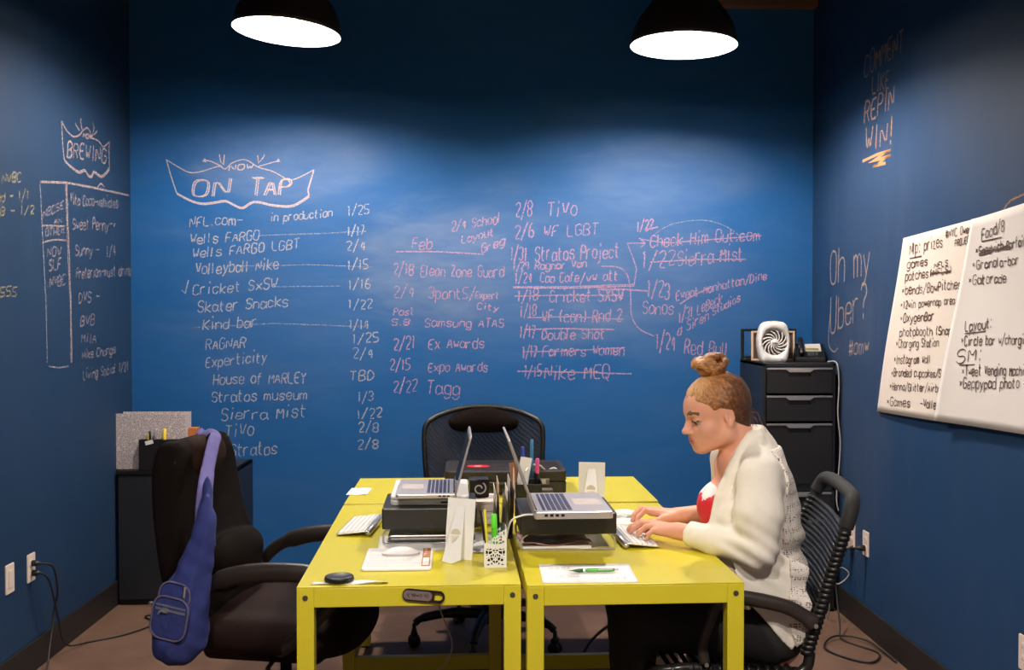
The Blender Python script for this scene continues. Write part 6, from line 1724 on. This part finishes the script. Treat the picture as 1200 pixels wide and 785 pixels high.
    F_ = (f[0] * x + f[1] * y + f[2] * z) / S_[0]; L_ = (l[0] * x + l[1] * y + l[2] * z) / S_[1]; U_ = (u[0] * x + u[1] * y + u[2] * z) / S_[2]
    sa = -((F_ - .084) * .52 + (U_ - .068 + .012 * np.exp(-((F_ - .03) / .012) ** 2)) * -.854) - .010 * np.exp(-((np.abs(L_) - .062) / .02) ** 2) * 0      # in front of / below the hair line
    sb = -(F_ + .012 + .35 * (U_ + .03))
    cut = np.maximum(sa, sb); s._mix(sl, cut, .006, None, 's')
    ear = np.sqrt(((F_ + .008) / .020) ** 2 + ((U_ + .020) / .030) ** 2) - 1; s._mix(sl, ear * .02 + 0 * L_, .004, None, 's')
    # strands run towards the bun
    rad = np.sqrt((F_ - B0[0]) ** 2 + L_ ** 2 + (U_ - B0[2]) ** 2)
    q1, q2, q3 = (F_ - B0[0]) / rad, L_ / rad, (U_ - B0[2]) / rad
    s.D += (-.0010 * (np.sin(19 * q1 + 11 * q2) + np.sin(23 * q2 - 9 * q3 + 1) + np.sin(31 * q3 + 17 * q1 + 2)) * np.clip(rad / .06, 0, 1)).astype(np.float32)
    sobj('hair', s, HB, t, 1, 'swept back hair, blond on top and brown below')
    # bun of coiled strands
    bc = np.array(aty(833.5, 427.5, YC))
    s = SDF(bc - [.085, .085, .07], bc + [.085, .085, .07], .0028)
    s.ell(bc - [0, 0, .012], (.046, .046, .030), .01, 1)
    r2 = random.Random(5)
    for i in range(15):
        a0 = r2.uniform(0, 2 * PI); tiltv = Vector((r2.uniform(-1.4, 1.4), r2.uniform(-1.4, 1.4), .8)).normalized(); Rm = tiltv.to_track_quat('Z', 'Y').to_matrix()
        rr = r2.uniform(.022, .034); c = bc + np.array([r2.uniform(-.022, .022), r2.uniform(-.018, .018), r2.uniform(-.010, .010)])
        P = [c + np.array(Rm @ Vector((rr * math.cos(a0 + q * .42), rr * math.sin(a0 + q * .42), .004 * math.sin(q)))) * [1.12, 1.05, .85] for q in range(10)]
        s.chain(P, [.0095 + .002 * math.sin(q * .5) for q in range(10)], .002, r2.choice((0, 0, 0, 1)), .004)
    s.displace(lambda X, Y, Z: .0011 * np.sin(420 * X + 160 * Z) * np.sin(330 * Z - 200 * Y))
    sobj('hair_bun', s, HK, t, 1, 'messy blond bun on the crown')
    fl = MB(); r3 = random.Random(9)
    for i in range(16):
        a = H(-.085 - r3.uniform(0, .012), r3.uniform(-.03, .05), r3.uniform(-.075, .04)); d = np.array([r3.uniform(.015, .045), r3.uniform(-.02, .01), -r3.uniform(.02, .085)])
        fl.tube(smooth_pts([a, a + d * .4 + [.008, 0, .006], a + d], 4), .0006, 4)
    obj('stray_hair', fl, HM, t, smooth=True, world=True)
woman()
